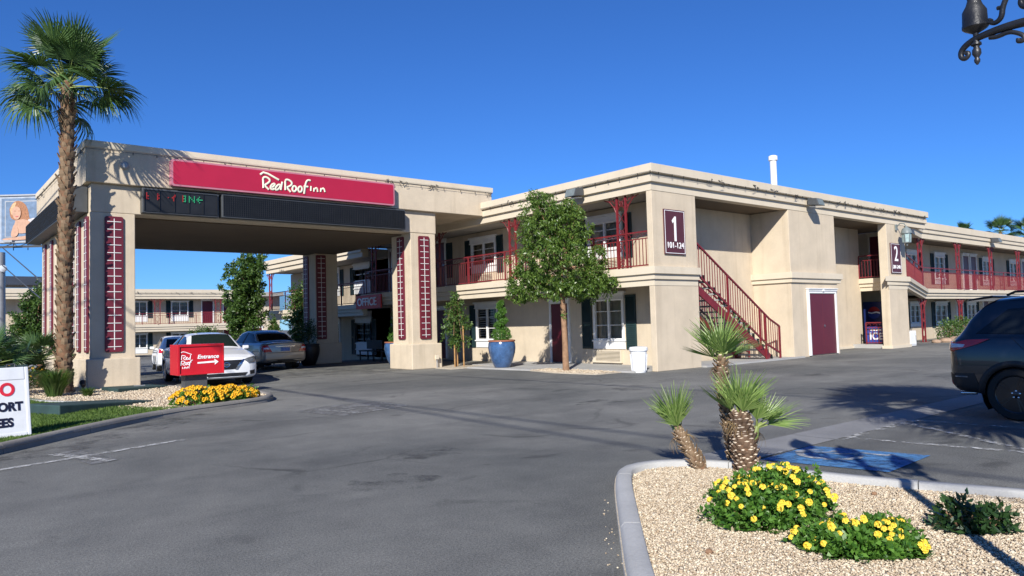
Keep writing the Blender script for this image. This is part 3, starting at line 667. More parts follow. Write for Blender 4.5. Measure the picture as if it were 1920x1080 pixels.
# ---------------------------------------------------------------- staircase
ST = thing('staircase', 'red steel outdoor staircase with pale treads rising beside the corner pier', 'staircase', (22.4, 13.8, 0))
xa, za, xb, zb = 18.55, 2.98, 22.95, .02
for yy in (13.74, 14.86):
    put('stringer', MB().bar((18.6, yy, 2.42), (22.5, yy, .10), .05, .24).mesh('red_iron'), ST, bevel=.006)
tr = MB().box(-.17, .17, -.54, .54, -.025, .025).mesh('concrete'); nt_ = 15
for i in range(nt_):
    t = (i+.5)/nt_; put('tread', tr, ST, Matrix.Translation((18.75+(22.62-18.75)*t, 14.3, 2.80*(1-t)+.08)))
for i in range(nt_):                                            # the tread brackets show as small black steps above the stringer
    t = (i+.5)/nt_; x, z = 18.75+(22.62-18.75)*t, 2.80*(1-t)+.08
    put('tread_bracket', MB().box(x+.1, x+.15, 13.70, 13.77, z-.17, z+.02).mesh('black'), ST)
for yy in (13.70, 14.90):
    b = MB(); b.bar((18.62, yy, 3.80), (22.52, yy, 1.40), .05, .05); b.bar((22.52, yy, 1.40), (23.12, yy, 1.14), .05, .05); b.bar((18.62, yy, 2.84), (22.3, yy, .56), .04, .06); b.bar((22.3, yy, .56), (23.12, yy, .22), .04, .06)
    for x, z0, z1 in ((18.62, 2.4, 3.8), (20.2, 1.35, 2.83), (21.95, .40, 1.75), (22.28, .05, 1.55), (23.12, .0, 1.14)): b.bar((x, yy, z0), (x, yy, z1), .055)
    r = put('stair_railing', b.mesh('red_iron'), ST); n = 34
    for i in range(1, n):
        x = 18.62+(23.12-18.62)*i/n; top = 3.80+(x-18.62)*(1.40-3.80)/3.9 if x < 22.52 else 1.40-(x-22.52)*.43; bot = 2.84+(x-18.62)*(.56-2.84)/3.68 if x < 22.3 else .56-(x-22.3)*.41
        put('baluster', MB().bar((x, yy, bot), (x, yy, top), .018).mesh('red_iron'), r)
railing(ST, (18.62, 13.86), (18.62, 14.85), 3.0, .8, deco=False, name='landing_gate') if False else None

# ---------------------------------------------------------------- second building on the right
B2 = thing('motel_building', 'tan wing at the right with a long red balcony rail behind the dark car', 'building', (48, 16, 0))
fy = FY(16.6)
upw = [(38.9+i*4.45, 38.9+i*4.45+1.5) for i in range(0, 6)]
b2up = [(40.6, 41.9), (44.2, 45.6), (51.5, 53.0), (56.4, 58.0), (60.2, 61.6)]; b2dn = [(40.7, 42.0), (44.0, 45.6), (48.6, 50.0), (53.4, 55)]
wall(B2, fy, 34.81, 70, 0, 5.15, [hole_of(a, b_, 3.0, 4.8) for a, b_ in b2up]+[hole_of(a, b_, .7, 2.05, .2, .2) for a, b_ in b2dn])
for a, b_ in b2up: window(B2, fy, a, b_, 3.0, 4.8); shutter(B2, fy, a-.5, a-.08, 3.0, 4.7); shutter(B2, fy, b_+.08, b_+.5, 3.0, 4.7)
for a, b_ in b2dn: window(B2, fy, a, b_, .7, 2.05, .2, .2); shutter(B2, fy, a-.5, a-.08, .6, 2.0); shutter(B2, fy, b_+.08, b_+.5, .6, 2.0)
for a in (48.3, 49.5, 58.8): door(B2, fy, a, a+.85, 2.6, 4.7)
for a in (47.0, 51.2): door(B2, fy, a, a+.85, .02, 2.0)
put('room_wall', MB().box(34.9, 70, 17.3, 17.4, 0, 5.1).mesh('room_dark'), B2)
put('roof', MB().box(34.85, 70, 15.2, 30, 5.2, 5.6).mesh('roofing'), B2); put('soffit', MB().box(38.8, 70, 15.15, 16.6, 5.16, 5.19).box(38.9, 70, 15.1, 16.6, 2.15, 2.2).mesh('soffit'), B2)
put('balcony_slab', MB().box(38.8, 70, 15.1, 16.6, 2.30, 2.52).add([(x, y, z) for dz_ in (0, .18) for x, y, z in ((33.5, 13.8, 2.72+dz_), (38.78, 15.15, 2.32+dz_), (38.78, 16.59, 2.32+dz_), (34.85, 16.59, 2.6+dz_), (33.5, 15, 2.72+dz_))], [(0, 1, 2, 3, 4), (5, 6, 7, 8, 9)]+[(i, (i+1) % 5, 5+(i+1) % 5, 5+i) for i in range(5)]).mesh('concrete'), B2)
F2 = [(-.3, 5.1), (.012, 5.1), (.012, 5.36), (.08, 5.38), (.08, 5.56), (.14, 5.58), (.14, 5.90), (-.3, 5.92)]
sweep([(35.6, 14.25), (38.6, 15.0), (70, 15.0)], F2, 'roof_fascia', B2)
L2 = [(-.2, 2.12), (.012, 2.12), (.012, 2.26), (.07, 2.27), (.07, 2.40), (.14, 2.41), (.14, 2.58), (-.2, 2.59)]
sweep([(33.3, 13.62), (38.7, 15.0), (70, 15.0)], L2, 'balcony_ledge', B2, dz=[.40, 0, 0])
railing(B2, (33.4, 13.70), (38.6, 15.06), 2.98, 1.05, dz=-.40, deco=False, step=.10); railing(B2, (38.6, 15.07), (59.5, 15.07), 2.58, 1.08, deco=False, step=.09)
for x in (38.5, 43.3, 48.2, 52.9): lattice_column(B2, x, 15.08, (1, 0), 2.58, 5.12, .42)
for x in (38.5, 43.3): lattice_column(B2, x, 15.08, (1, 0), 0, 2.14, .34)
# ---------------------------------------------------------------- far wing across the courtyard
B3 = thing('motel_building', 'long two storey wing across the courtyard seen under the canopy', 'building', (18, 74, -.5))
f3 = FY(74.3); k3 = 74.3/73
ww = [(15.78, 17.06), (19.11, 20.62)]; ww = [(a*k3, b_*k3) for a, b_ in ww]+[(12.2, 13.6), (8.6, 10.0)]
wall(B3, f3, 4, 30, -.5, 5.0, [hole_of(a, b_, 2.55, 4.5, .55, .1) for a, b_ in ww]+[hole_of(a, b_, -.35, 1.55, .5, .15) for a, b_ in ww])
for a, b_ in ww:
    window(B3, f3, a, b_, 2.55, 4.5, .55, .1); window(B3, f3, a, b_, -.35, 1.55, .5, .15)
    for z0, z1 in ((2.9, 4.5), (0, 1.5)): shutter(B3, f3, a-.45, a-.06, z0, z1); shutter(B3, f3, b_+.06, b_+.45, z0, z1)
for a in (22.26, 24.3): door(B3, f3, a, a+1.0, 2.1, 4.45)
door(B3, f3, 24.3, 25.3, -.45, 1.7); door(B3, f3, 27.2, 28.1, -.45, 1.7)
F3 = [(-.3, 4.62), (.012, 4.62), (.012, 4.85), (.08, 4.87), (.08, 5.08), (.15, 5.10), (.15, 5.50), (-.3, 5.5)]
L3 = [(-.2, 1.62), (.012, 1.62), (.012, 1.82), (.07, 1.84), (.07, 2.02), (.14, 2.04), (.14, 2.28), (-.2, 2.29)]
sweep([(4, 73), (25.2, 73), (25.2, 75)], F3, 'roof_fascia', B3); sweep([(4, 73), (26.2, 73), (26.2, 75)], L3, 'balcony_ledge', B3)
put('roof', MB().box(4, 30, 73.2, 84, 4.9, 5.3).mesh('roofing'), B3); put('balcony_slab', MB().box(4, 26.1, 73.1, 74.3, 1.9, 2.2).mesh('concrete'), B3)
railing(B3, (12, 73.05), (26, 73.05), 2.28, 1.0, deco=False, step=.2); 
for x in (17.95, 23.4, 12.9): lattice_column(B3, x, 73.08, (1, 0), 2.28, 4.62, .45)
for x in (25.6, 27.9): put('pier', MB().box(x, x+.5, 73, 73.5, -.5, 1.62).mesh('trim'), B3)
B4 = thing('carport', 'low dark roofed carport at the far left behind the grey steel pole', 'carport', (6, 66, -.5))
put('roof', MB().box(1.0, 8.2, 62, 66, 5.15, 5.75).mesh('dark_roof'), B4)
for x in (1.4, 4.6, 7.9): put('post', MB().box(x-.08, x+.08, 62.2, 62.4, -.5, 5.15).mesh('dark_grey'), B4)

# ---------------------------------------------------------------- portico
PO = thing('portico', 'tall tan entrance canopy on red panelled pillars over the driveway', 'canopy', (9, 26, 0))
put('beam', MB().box(3.72, 14.42, 21.60, 30.55, 4.70, 5.452).mesh('stucco'), PO, bevel=.02)
put('fascia_band', MB().box(3.58, 16.85, 21.45, 30.7, 5.455, 6.5).mesh('stucco'), PO, bevel=.02)
sweep([(3.58, 30.7), (3.58, 21.45), (16.85, 21.45), (16.85, 30.7)], [(-.1, 6.36), (.025, 6.36), (.035, 6.40), (.035, 6.54), (-.1, 6.55)], 'coping', PO)
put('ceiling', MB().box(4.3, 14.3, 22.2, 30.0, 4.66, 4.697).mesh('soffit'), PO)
def panel(col, fr, u, z0, z1, wd=.44, n=17):
    b = MB(); w2 = wd/2; pts = []
    for sx, sz in ((1, 1), (-1, 1), (-1, -1), (1, -1)):
        cu, cz = u+sx*(w2-.05), (z1-.05 if sz > 0 else z0+.05); a0 = {(1, 1): 0, (-1, 1): 90, (-1, -1): 180, (1, -1): 270}[(sx, sz)]
        pts += [(cu+.05*math.cos(rad(a0+t)), cz+.05*math.sin(rad(a0+t))) for t in (0, 30, 60, 90)]
    b.prism(pts, .002, .05, fr=fr); put('red_panel', b.mesh('maroon'), col, bevel=.006)
    g = MB(); g.fbox(fr, u-.009, u+.009, .051, .058, z0+.06, z1-.06)
    for i in range(n):
        z = z0+.14+(z1-z0-.28)*i/(n-1); g.fbox(fr, u-w2+.055, u+w2-.055, .0585, .066, z-.008, z+.008)
    put('white_grille', g.mesh('white'), col)
def pillar(x0, x1, y0, y1, sides):
    c = put('pillar', MB().box(x0, x1, y0, y1, .0, 4.698).mesh('stucco'), PO, bevel=.02)
    put('pillar_base', MB().box(x0-.10, x1+.10, y0-.12, y1+.10, 0, .87).mesh('stucco'), c, bevel=.03)
    for kind, pos in sides: panel(c, FY(y0) if kind == 'y' else FX(x0), pos, 1.03, 4.60)
pillar(3.70, 4.76, 21.60, 23.9, [('y', 4.245), ('x', 21.98), ('x', 23.1)])
pillar(13.38, 14.40, 21.62, 22.9, [('y', 13.90), ('x', 22.25)])
pillar(3.70, 4.76, 27.3, 30.3, [('y', 4.2), ('x', 27.95), ('x', 29.4)])
pillar(13.38, 14.40, 29.25, 30.5, [('y', 13.63), ('x', 30.1)])
# ---------------------------------------------------------------- signs and boards on the portico
RED = [[(8.03, 6.06), (8.15, 6.16), (8.59, 5.96)], [(8.12, 5.67), (8.12, 5.83), (8.11, 5.95)], [(8.11, 5.95), (8.15, 6.0), (8.23, 6.0), (8.31, 5.95), (8.32, 5.89), (8.25, 5.82), (8.15, 5.76), (8.28, 5.64)], [(8.36, 5.72), (8.41, 5.72), (8.48, 5.81), (8.44, 5.84), (8.37, 5.79), (8.33, 5.71), (8.35, 5.66), (8.41, 5.65), (8.45, 5.68)], [(8.64, 5.79), (8.6, 5.83), (8.52, 5.76), (8.48, 5.68), (8.5, 5.64), (8.58, 5.68), (8.64, 5.77)], [(8.7, 5.91), (8.67, 5.79), (8.65, 5.66)], [(8.79, 5.67), (8.79, 5.83), (8.79, 5.95)], [(8.79, 5.95), (8.83, 6.0), (8.93, 5.98), (9.0, 5.92), (8.99, 5.85), (8.92, 5.8), (8.83, 5.76), (8.95, 5.63)], [(9.14, 5.74), (9.13, 5.71), (9.11, 5.68), (9.09, 5.66), (9.06, 5.65), (9.03, 5.67), (9.01, 5.7), (9.01, 5.73), (9.02, 5.77), (9.03, 5.8), (9.06, 5.82), (9.09, 5.82), (9.11, 5.81), (9.13, 5.78), (9.14, 5.74)], [(9.32, 5.75), (9.31, 5.71), (9.29, 5.67), (9.27, 5.66), (9.24, 5.65), (9.21, 5.67), (9.2, 5.7), (9.19, 5.73), (9.2, 5.77), (9.22, 5.8), (9.24, 5.82), (9.27, 5.83), (9.3, 5.81), (9.31, 5.78), (9.32, 5.75)], [(9.59, 6.04), (9.53, 6.05), (9.47, 6.02), (9.43, 5.91), (9.4, 5.75), (9.38, 5.61)], [(9.37, 5.84), (9.51, 5.84)], [(9.61, 5.87), (9.6, 5.72)], [(9.7, 5.71), (9.71, 5.82)], [(9.71, 5.78), (9.78, 5.84), (9.81, 5.81), (9.82, 5.71)], [(9.92, 5.72), (9.94, 5.84)], [(9.94, 5.8), (10.01, 5.85), (10.04, 5.81), (10.06, 5.73)]]
ENT = [[(4.786, 1.038), (4.835, 1.065), (5.01, 0.989)], [(4.801, 0.977), (4.792, 0.877)], [(4.801, 0.977), (4.871, 0.967), (4.881, 0.935), (4.817, 0.916), (4.881, 0.872)], [(4.892, 0.899), (4.928, 0.915), (4.913, 0.938), (4.886, 0.906), (4.898, 0.876), (4.935, 0.883)], [(4.971, 0.917), (4.941, 0.903), (4.949, 0.875), (4.977, 0.89)], [(4.989, 0.979), (4.975, 0.872)], [(4.792, 0.85), (4.778, 0.749)], [(4.792, 0.85), (4.855, 0.847), (4.864, 0.811), (4.8, 0.787), (4.855, 0.751)], [(4.906, 0.788), (4.902, 0.771), (4.893, 0.761), (4.881, 0.762), (4.871, 0.773), (4.868, 0.79), (4.871, 0.807), (4.881, 0.817), (4.893, 0.817), (4.903, 0.805), (4.906, 0.788)], [(4.955, 0.79), (4.952, 0.773), (4.942, 0.763), (4.93, 0.763), (4.92, 0.775), (4.917, 0.792), (4.921, 0.809), (4.93, 0.819), (4.942, 0.818), (4.952, 0.807), (4.955, 0.79)], [(5.031, 0.864), (4.992, 0.855), (4.97, 0.8), (4.961, 0.722)], [(4.945, 0.813), (5.005, 0.821)], [(4.816, 0.719), (4.816, 0.679)], [(4.848, 0.677), (4.852, 0.713), (4.884, 0.711), (4.888, 0.679)], [(4.91, 0.68), (4.914, 0.714), (4.948, 0.712), (4.952, 0.682)]]
def rrect(u0, u1, z0, z1, r, n=4):
    p = []
    for cu, cz, a0 in ((u1-r, z1-r, 0), (u0+r, z1-r, 90), (u0+r, z0+r, 180), (u1-r, z0+r, 270)):
        p += [(cu+r*math.cos(rad(a0+90*i/n)), cz+r*math.sin(rad(a0+90*i/n))) for i in range(n+1)]
    return p
s = thing('inn_sign', 'long crimson sign with cream Red Roof Inn lettering across the canopy front', 'sign', (9, 21.3, 5.5))
put('sign_case', MB().prism(rrect(5.58, 12.56, 5.50, 6.24, .07), .0, .22, fr=FY(21.44)).mesh('sign_pink'), s)
put('sign_face', MB().prism(rrect(5.63, 12.51, 5.55, 6.19, .05), .221, .226, fr=FY(21.44)).mesh('sign_red'), s)
strokes(RED[:12], FY(21.20), .030, 'letter_cream', s); strokes(RED[12:], FY(21.20), .026, 'letter_cream', s)
def led(name, label, fr, u0, u1, z0, z1, th, cell):
    r = thing(name, label, 'display board', fr((u0+u1)/2, 0, z0)); b = MB()
    b.fbox(fr, u0, u1, 0, th, z0, z1); put('display_case', b.mesh('dark_grey'), r, bevel=.01)
    g = MB(); nu = max(1, int((u1-u0-.1)/cell)); nz = max(1, int((z1-z0-.1)/cell))
    g.fbox(fr, u0+.04, u1-.04, th, th+.006, z0+.04, z1-.04)
    for i in range(nu+1): u = u0+.05+(u1-u0-.1)*i/nu; g.fbox(fr, u-.008, u+.008, th+.006, th+.03, z0+.05, z1-.05)
    for i in range(nz+1): z = z0+.05+(z1-z0-.1)*i/nz; g.fbox(fr, u0+.05, u1-.05, th+.0065, th+.022, z-.008, z+.008)
    put('louvre_grid', g.mesh('led_black'), r); return r
A = led('display_board', 'short black scrolling display with dim red and green characters beside the left pillar', FY(21.59), 4.88, 6.88, 4.73, 5.40, .24, .35)
LED = ["10000000100000000000010000011100100010001000", "10000000110000000000110000010100110010010000", "11000000100000001001100000011100101010111110", "10000000110000000000100000010100100110010000", "11000000100000000000100000011100100010001000"]
lr = [MB(), MB()]
for j, row in enumerate(LED):
    for i, c in enumerate(row):
        if c == '1':
            u = 4.97+i*.034; z = 5.24-j*.038; lr[i > 27].fbox(FY(21.35), u, u+.026, .031, .036, z, z+.030)
put('lit_characters', lr[0].mesh('led_red'), A); put('lit_characters', lr[1].mesh('led_green'), A)
led('display_board', 'long blank black display board under the crimson sign', FY(21.59), 6.96, 13.02, 4.74, 5.42, .26, .062)
led('display_board', 'blank black display board along the left side of the canopy behind the palm trunk', FX(3.70), 21.95, 30.7, 4.72, 5.40, .42, .12)
s = thing('office_sign', 'red sign reading OFFICE on the ledge deep under the canopy', 'sign', (16.3, 30, 2.4)); fo = FX(16.34)
put('sign_face', MB().fbox(fo, 28.9, 31.2, .0, .06, 2.33, 2.95).mesh('bright_red'), s)
put('lettering', text_mesh('OFFICE', .50, 'letter_white', .012, .008, sx=1.12), s, at(16.262, 30.15, 2.63, MX))
def plaque(label, x, z0, z1, wd, num, rng, s1, s2):
    fr = FY(13.6); p = thing('room_number_sign', label, 'sign', (x, 13.55, z0)); u0, u1 = x-wd/2, x+wd/2
    put('sign_board', MB().fbox(fr, u0, u1, .014, .05, z0, z1).mesh('plaque'), p, bevel=.004)
    b = MB()
    for a, c, d, e in ((u0+.03, u0+.045, z0+.03, z1-.03), (u1-.045, u1-.03, z0+.03, z1-.03), (u0+.045, u1-.045, z0+.03, z0+.045), (u0+.045, u1-.045, z1-.045, z1-.03)): b.fbox(fr, a, c, .0505, .056, d, e)
    put('border_line', b.mesh('letter_white'), p)
    if num == '1':                                              # a plain stroke with a flag, no foot
        put('numeral', MB().prism([(x-.03, z1-.93), (x+.055, z1-.93), (x+.055, z1-.20), (x+.0, z1-.20), (x-.13, z1-.33), (x-.095, z1-.40), (x-.03, z1-.345)], .051, .062, fr=fr).mesh('letter_white'), p)
    else: put('numeral', text_mesh(num, s1, 'letter_white', .006, .004, sx=.8), p, at(x, 13.543, z1-.48, MY))
    put('room_range', text_mesh(rng, s2, 'letter_white', .006, .0, sx=.96), p, at(x, 13.543, z0+.26, MY))
plaque('dark plum sign numbered 1 for rooms 101-124 on the corner pier', 17.45, 3.37, 4.69, .97, '1', '101-124', .9, .25)
plaque('dark plum sign numbered 2 for rooms 201-240 below the wall lantern', 32.2, 3.13, 4.40, .96, '2', '201-240', .9, .22)

# ---------------------------------------------------------------- lights, wires and pipes on the buildings
def flood(label, loc, rz):
    t = thing('floodlight', label, 'floodlight', loc, rz, 'floodlights under the roof edges')
    b = MB(); b.add([(-.22, 0, -.10), (.22, 0, -.10), (.22, -.42, -.16), (-.22, -.42, -.16), (-.22, 0, .14), (.22, 0, .14), (.22, -.34, .10), (-.22, -.34, .10)], BOXF); put('lamp_housing', b.mesh('dark_grey'), t, bevel=.012, local=True)
    put('lens', MB().box(-.18, .18, -.38, -.06, -.166, -.160).mesh('lamp_clear'), t, Matrix.Rotation(rad(8), 4, 'X'), local=True)
    put('lamp_front', MB().add([(-.2, -.345, .085), (.2, -.345, .085), (.2, -.423, -.14), (-.2, -.423, -.14)], [(0, 1, 2, 3)]).mesh('lamp_grey'), t, local=True)
    put('wall_bracket', MB().box(-.07, .07, 0, .14, -.06, .08).mesh('dark_grey'), t, local=True)
flood('grey floodlight on the roof edge above the leafy ficus tree', (16.32, 16.35, 5.52), rad(-90)); flood('grey floodlight above the wall between the stairs and the maroon double door', (25.1, 13.42, 5.52), 0)
flood('grey floodlight on the far right roof edge beyond the wall lantern', (48.0, 14.86, 5.45), 0)
t = thing('wall_lantern', 'weathered green wall lantern with glass panes on the far pier', 'lantern', (32.35, 13.58, 4.6))
b = MB(); b.box(32.29, 32.41, 13.52, 13.585, 4.95, 5.2); b.tube([(32.35, 13.53, 5.1), (32.35, 13.38, 5.24), (32.35, 13.22, 5.20), (32.35, 13.15, 5.05)], .022, 6); put('bracket', b.mesh('lamp_grey'), t)
put('lantern_cap', MB().lathe([(.02, .32), (.06, .26), (.16, .20), (.21, .06), (.22, 0)], 12, (32.35, 13.15, 4.78)).mesh('lamp_grey', 40), t)
put('lantern_glass', MB().lathe([(.18, 0), (.15, -.36)], 6, (32.35, 13.15, 4.78)).mesh('lantern_glass'), t)
b = MB()
for k in range(6): a = 2*PI*k/6; b.bar((32.35+.185*math.cos(a), 13.15+.185*math.sin(a), 4.78), (32.35+.155*math.cos(a), 13.15+.155*math.sin(a), 4.42), .022)
b.lathe([(.16, 0), (.17, -.03), (.05, -.08), (.02, -.16)], 10, (32.35, 13.15, 4.42)); put('lantern_frame', b.mesh('lamp_grey'), t)
def light_string(label, path, drop=.14):
    b = MB(); P = [Vector(p) for p in path]
    for a, c in zip(P[:-1], P[1:]):
        L = (c-a).length; d = (c-a)/L; n = max(2, int(L/.55)); pts = []
        for i in range(n+1): pts.append(a+d*(L*i/n)+Vector((0, 0, -random.uniform(.0, .015))))
        b.tube(pts, .0055, 4, cap=False)
        s = random.uniform(.2, .8)
        while s < L:
            q = a+d*s
            b.tube([q, q+Vector((0, 0, -.07))], .011, 4)
            if random.random() < .3:
                for k in range(5):
                    e = q+d*random.uniform(-.2, .2)+Vector((0, 0, random.uniform(-.10, .06)))
                    b.tube([e, e+d*random.uniform(-.1, .1)+Vector((0, 0, random.uniform(-.06, .06))), e+d*random.uniform(-.12, .12)+Vector((0, 0, random.uniform(-.05, .05)))], .009, 4)
            s += random.uniform(.45, .75)
    tag(put('light_string', b.mesh('wire_black')), label, 'light string', 'unlit strings of lights pinned along the roof edges')
light_string('thin black light string along the top of the canopy', [(3.52, 30.6, 6.32), (3.52, 21.39, 6.32), (16.8, 21.39, 6.32)])
light_string('thin black light string along the left roof edge of the corner block', [(16.30, 24.8, 5.72), (16.30, 13.42, 5.72)]); light_string('thin black light string along the right roof edge of the corner block', [(16.32, 13.40, 5.70), (35.3, 13.40, 5.70)])
light_string('thin black light string on the far courtyard wing', [(8, 72.8, 5.2), (25, 72.8, 5.2)])
t = thing('vent_pipe', 'white metal vent pipe standing on the corner block roof', 'pipe', (27.1, 16, 5.6)); put('pipe', MB().lathe([(.13, 0), (.13, 2.15)], 14, (27.1, 16, 5.6)).mesh('white', 40), t); put('pipe_cap', MB().lathe([(.13, 2.14), (.18, 2.18), (.18, 2.34), (.10, 2.38)], 14, (27.1, 16, 5.6)).mesh('white', 40), t)
t = thing('junction_box', 'small pale wall fitting on the canopy front above the left pillar', 'wall fitting', (4.46, 21.43, 5.9)); put('cover', MB().lathe([(.11, 0), (.11, .06), (.07, .10)], 12, M=Matrix.Rotation(rad(90), 4, 'X'), c=(4.46, 21.44, 5.96)).mesh('grey_metal', 40), t)
t = thing('junction_box', 'small tan electrical outlet post beside the front right pillar', 'outlet', (14.2, 21.35, 0)); put('conduit', MB().tube([(14.2, 21.38, 0), (14.2, 21.38, .38)], .02, 6).mesh('grey_metal'), t); put('outlet_box', MB().box(14.14, 14.26, 21.34, 21.42, .32, .46).mesh('trim'), t)

t = thing('ground_spotlight', 'small black spotlight on the gravel at the left pillar foot', 'spotlight', (3.45, 21.1, .09)); put('lamp_head', MB().lathe([(.05, -.07), (.07, .06), (.075, .08)], 12, (3.45, 21.1, .27), M=Matrix.Rotation(rad(-50), 4, 'X')).mesh('plastic_black', 40), t); put('stake', MB().bar((3.45, 21.1, .05), (3.45, 21.1, .24), .03).mesh('plastic_black'), t)
for (x, y, r, lb) in ((5.85, 2.72, .022, 'small dark stone on the pale gravel right of the lantana'), (3.75, 2.75, .025, 'small dark stone on the gravel near the planter kerb')):
    tag(put('dark_stone', MB().lathe([(r*.7, -.01), (r, r*.3), (r*.6, r*.9), (r*.2, r)], 7, (x, y, .085)).mesh('bark', 40)), lb, 'stone')
# ---------------------------------------------------------------- street furniture near the walls
t = thing('trash_can', 'white round trash can with a lipped lid beside the corner pier', 'trash can', (16.05, 13.9, 0))
put('bin', MB().lathe([(.19, .0), (.20, .02), (.235, .58), (.235, .60)], 24, (16.05, 13.9, 0)).mesh('white_plastic', 40), t); put('lid', MB().lathe([(.25, .60), (.265, .62), (.265, .69), (.24, .72), (.10, .735)], 24, (16.05, 13.9, 0)).mesh('white_plastic', 35), t)
b = MB()
for k in range(12): a = 2*PI*k/12; b.bar((16.05+.205*math.cos(a), 13.9+.205*math.sin(a), .06), (16.05+.238*math.cos(a), 13.9+.238*math.sin(a), .52), .018)
put('rib', b.mesh('white_plastic'), t)
def pot(label, x, y, z, s, m, rim, group=None):
    t = thing('planter_pot', label, 'planter', (x, y, z), 0, group); P = [(.24, 0), (.27, .02), (.36, .22), (.44, .48), (.465, .66), (.455, .80), (.43, .87)]
    put('vessel', MB().lathe([(r*s, h*s) for r, h in P], 32, (x, y, z)).mesh(m, 50), t)
    put('pot_rim', MB().lathe([(.43*s, .865*s), (.46*s, .875*s), (.46*s, .915*s), (.40*s, .925*s), (.39*s, .86*s)], 32, (x, y, z)).mesh(rim, 40), t)
    put('potting_soil', MB().lathe([(.40*s, .86*s), (.2*s, .88*s)], 20, (x, y, z)).mesh('soil'), t)
def topiary(label, x, y, z, h):
    t = thing('topiary', label, 'topiary', (x, y, z), 0, 'clipped topiary plants')
    put('stem', MB().tube([(x, y, z-.05), (x, y, z+h*.95)], .018, 6).mesh('bark'), t)
    put('ball', leaf_cloud([((x, y, z+.24), (.30, .30, .27), 4200)], .045, .022, 'leaf_bright', 0, .86, .9), t)
    bl = []; n = 26
    for i in range(n):                                         # a clipped spiral ramp that narrows upward
        f = i/(n-1); a = f*2*PI*2.6+1; r = .21*(1-.55*f); bl.append(((x+r*.5*math.cos(a), y+r*.5*math.sin(a), z+.50+(h-.54)*f), (r*.78, r*.78, .085), 260))
    put('spiral', leaf_cloud(bl, .045, .022, 'leaf_bright', 0, .8, .9), t)
pot('large blue glazed pot with a terracotta rim in front of the louvred window', 15.22, 19.05, .045, .98, 'blue_glaze', 'terracotta'); topiary('spiral topiary rising from the blue pot before the louvred window', 15.22, 19.05, .86, 1.36)
pot('blue glazed pot half hidden behind the front right pillar', 14.78, 25.1, .0, .98, 'blue_glaze', 'terracotta'); topiary('spiral topiary half hidden behind the front right pillar', 14.78, 25.1, .82, 1.3)
pot('black glazed pot in deep shade by the rear right pillar', 12.75, 28.6, 0, .95, 'black', 'black')
t = thing('potted_shrub', 'dark leafy shrub in the black pot under the canopy', 'shrub', (12.75, 28.6, .8)); put('foliage', leaf_cloud([((12.75, 28.6, 1.35), (.36, .36, .55), 1500)], .08, .035, 'leaf_dark'), t); put('stem', MB().tube([(12.75, 28.6, .78), (12.75, 28.6, 1.4)], .02, 6).mesh('bark'), t)
def bench(label, y0):
    t = thing('bench', label, 'bench', (16.2, y0+.7, 0), 0, 'dark benches outside the office')
    put('seat', MB().box(15.95, 16.4, y0, y0+1.4, .40, .45).mesh('plastic_black'), t); put('backrest', MB().box(16.36, 16.41, y0, y0+1.4, .5, .9).mesh('plastic_black'), t)
    for y in (y0+.08, y0+1.32):
        for x in (15.98, 16.37): put('leg', MB().box(x-.025, x+.025, y-.025, y+.025, 0, .40).mesh('plastic_black'), t)
bench('dark bench outside the office nearest the front pillar', 27.0); bench('dark bench outside the office farther under the canopy', 29.0)
# vending and ice machines in the nook
t = thing('vending_machine', 'dark blue vending machine with a round red white and blue emblem in the nook', 'vending machine', (33.9, 15.2, .16)); fn = FX(33.6)
put('cabinet', MB().box(33.6, 34.4, 14.75, 15.7, .17, 2.0).mesh('pepsi_blue'), t, bevel=.02)
def seg(z0, z1, m):
    r = .27; cu, cz = 15.22, 1.50; f = lambda z, u: z
    top = [(cu+r*math.cos(a), cz+r*math.sin(a)) for a in np.linspace(z1, PI-z1, 12)]; bot = [(cu+r*math.cos(a), cz+r*math.sin(a)) for a in np.linspace(PI-z0, z0, 12)]
    put('emblem', MB().prism(top[::-1]+bot[::-1] if False else bot+top, .004, .010, fr=fn).mesh(m), t)
def disc(a0, a1, m, d):
    r = .27; pts = [(15.22+r*math.cos(a), 1.50+r*math.sin(a)) for a in np.linspace(a0, a1, 16)]; put('emblem', MB().prism(pts, .004, d, fr=fn).mesh(m), t)
disc(rad(12), rad(168), 'pepsi_red', .012); disc(rad(192), rad(348), 'ice_blue', .012)
put('emblem', MB().prism([(15.22-.264, 1.44), (15.22-.1, 1.50), (15.22+.1, 1.45), (15.22+.264, 1.50), (15.22+.264, 1.556), (15.22+.1, 1.51), (15.22-.1, 1.555), (15.22-.264, 1.52)], .004, .016, fr=fn).mesh('letter_white'), t)
t = thing('ice_freezer', 'blue ice freezer with white ICE lettering behind the red gate', 'ice freezer', (32.6, 15, .16)); fi = FX(32.15)
put('cabinet', MB().box(32.15, 32.45, 14.2, 14.98, .18, .90).mesh('ice_blue'), t, bevel=.02); put('lettering', text_mesh('ICE', .40, 'letter_white', .006, .012), t, at(32.143, 14.52, .48, MX)); put('snow_cap', MB().fbox(fi, 14.30, 14.75, .003, .009, .72, .80).mesh('letter_white'), t)
t = thing('drink_cooler', 'white metal cabinet standing by the far pier in the sun', 'cabinet', (34.6, 13.9, 0)); put('cabinet', MB().box(34.05, 34.75, 13.95, 14.5, -.01, .66).mesh('white'), t, bevel=.015)
put('cabinet_door', MB().box(34.10, 34.70, 13.93, 13.95, .06, .60).mesh('white'), t); put('cabinet_handle', MB().box(34.62, 34.65, 13.90, 13.93, .25, .45).mesh('grey_metal'), t)

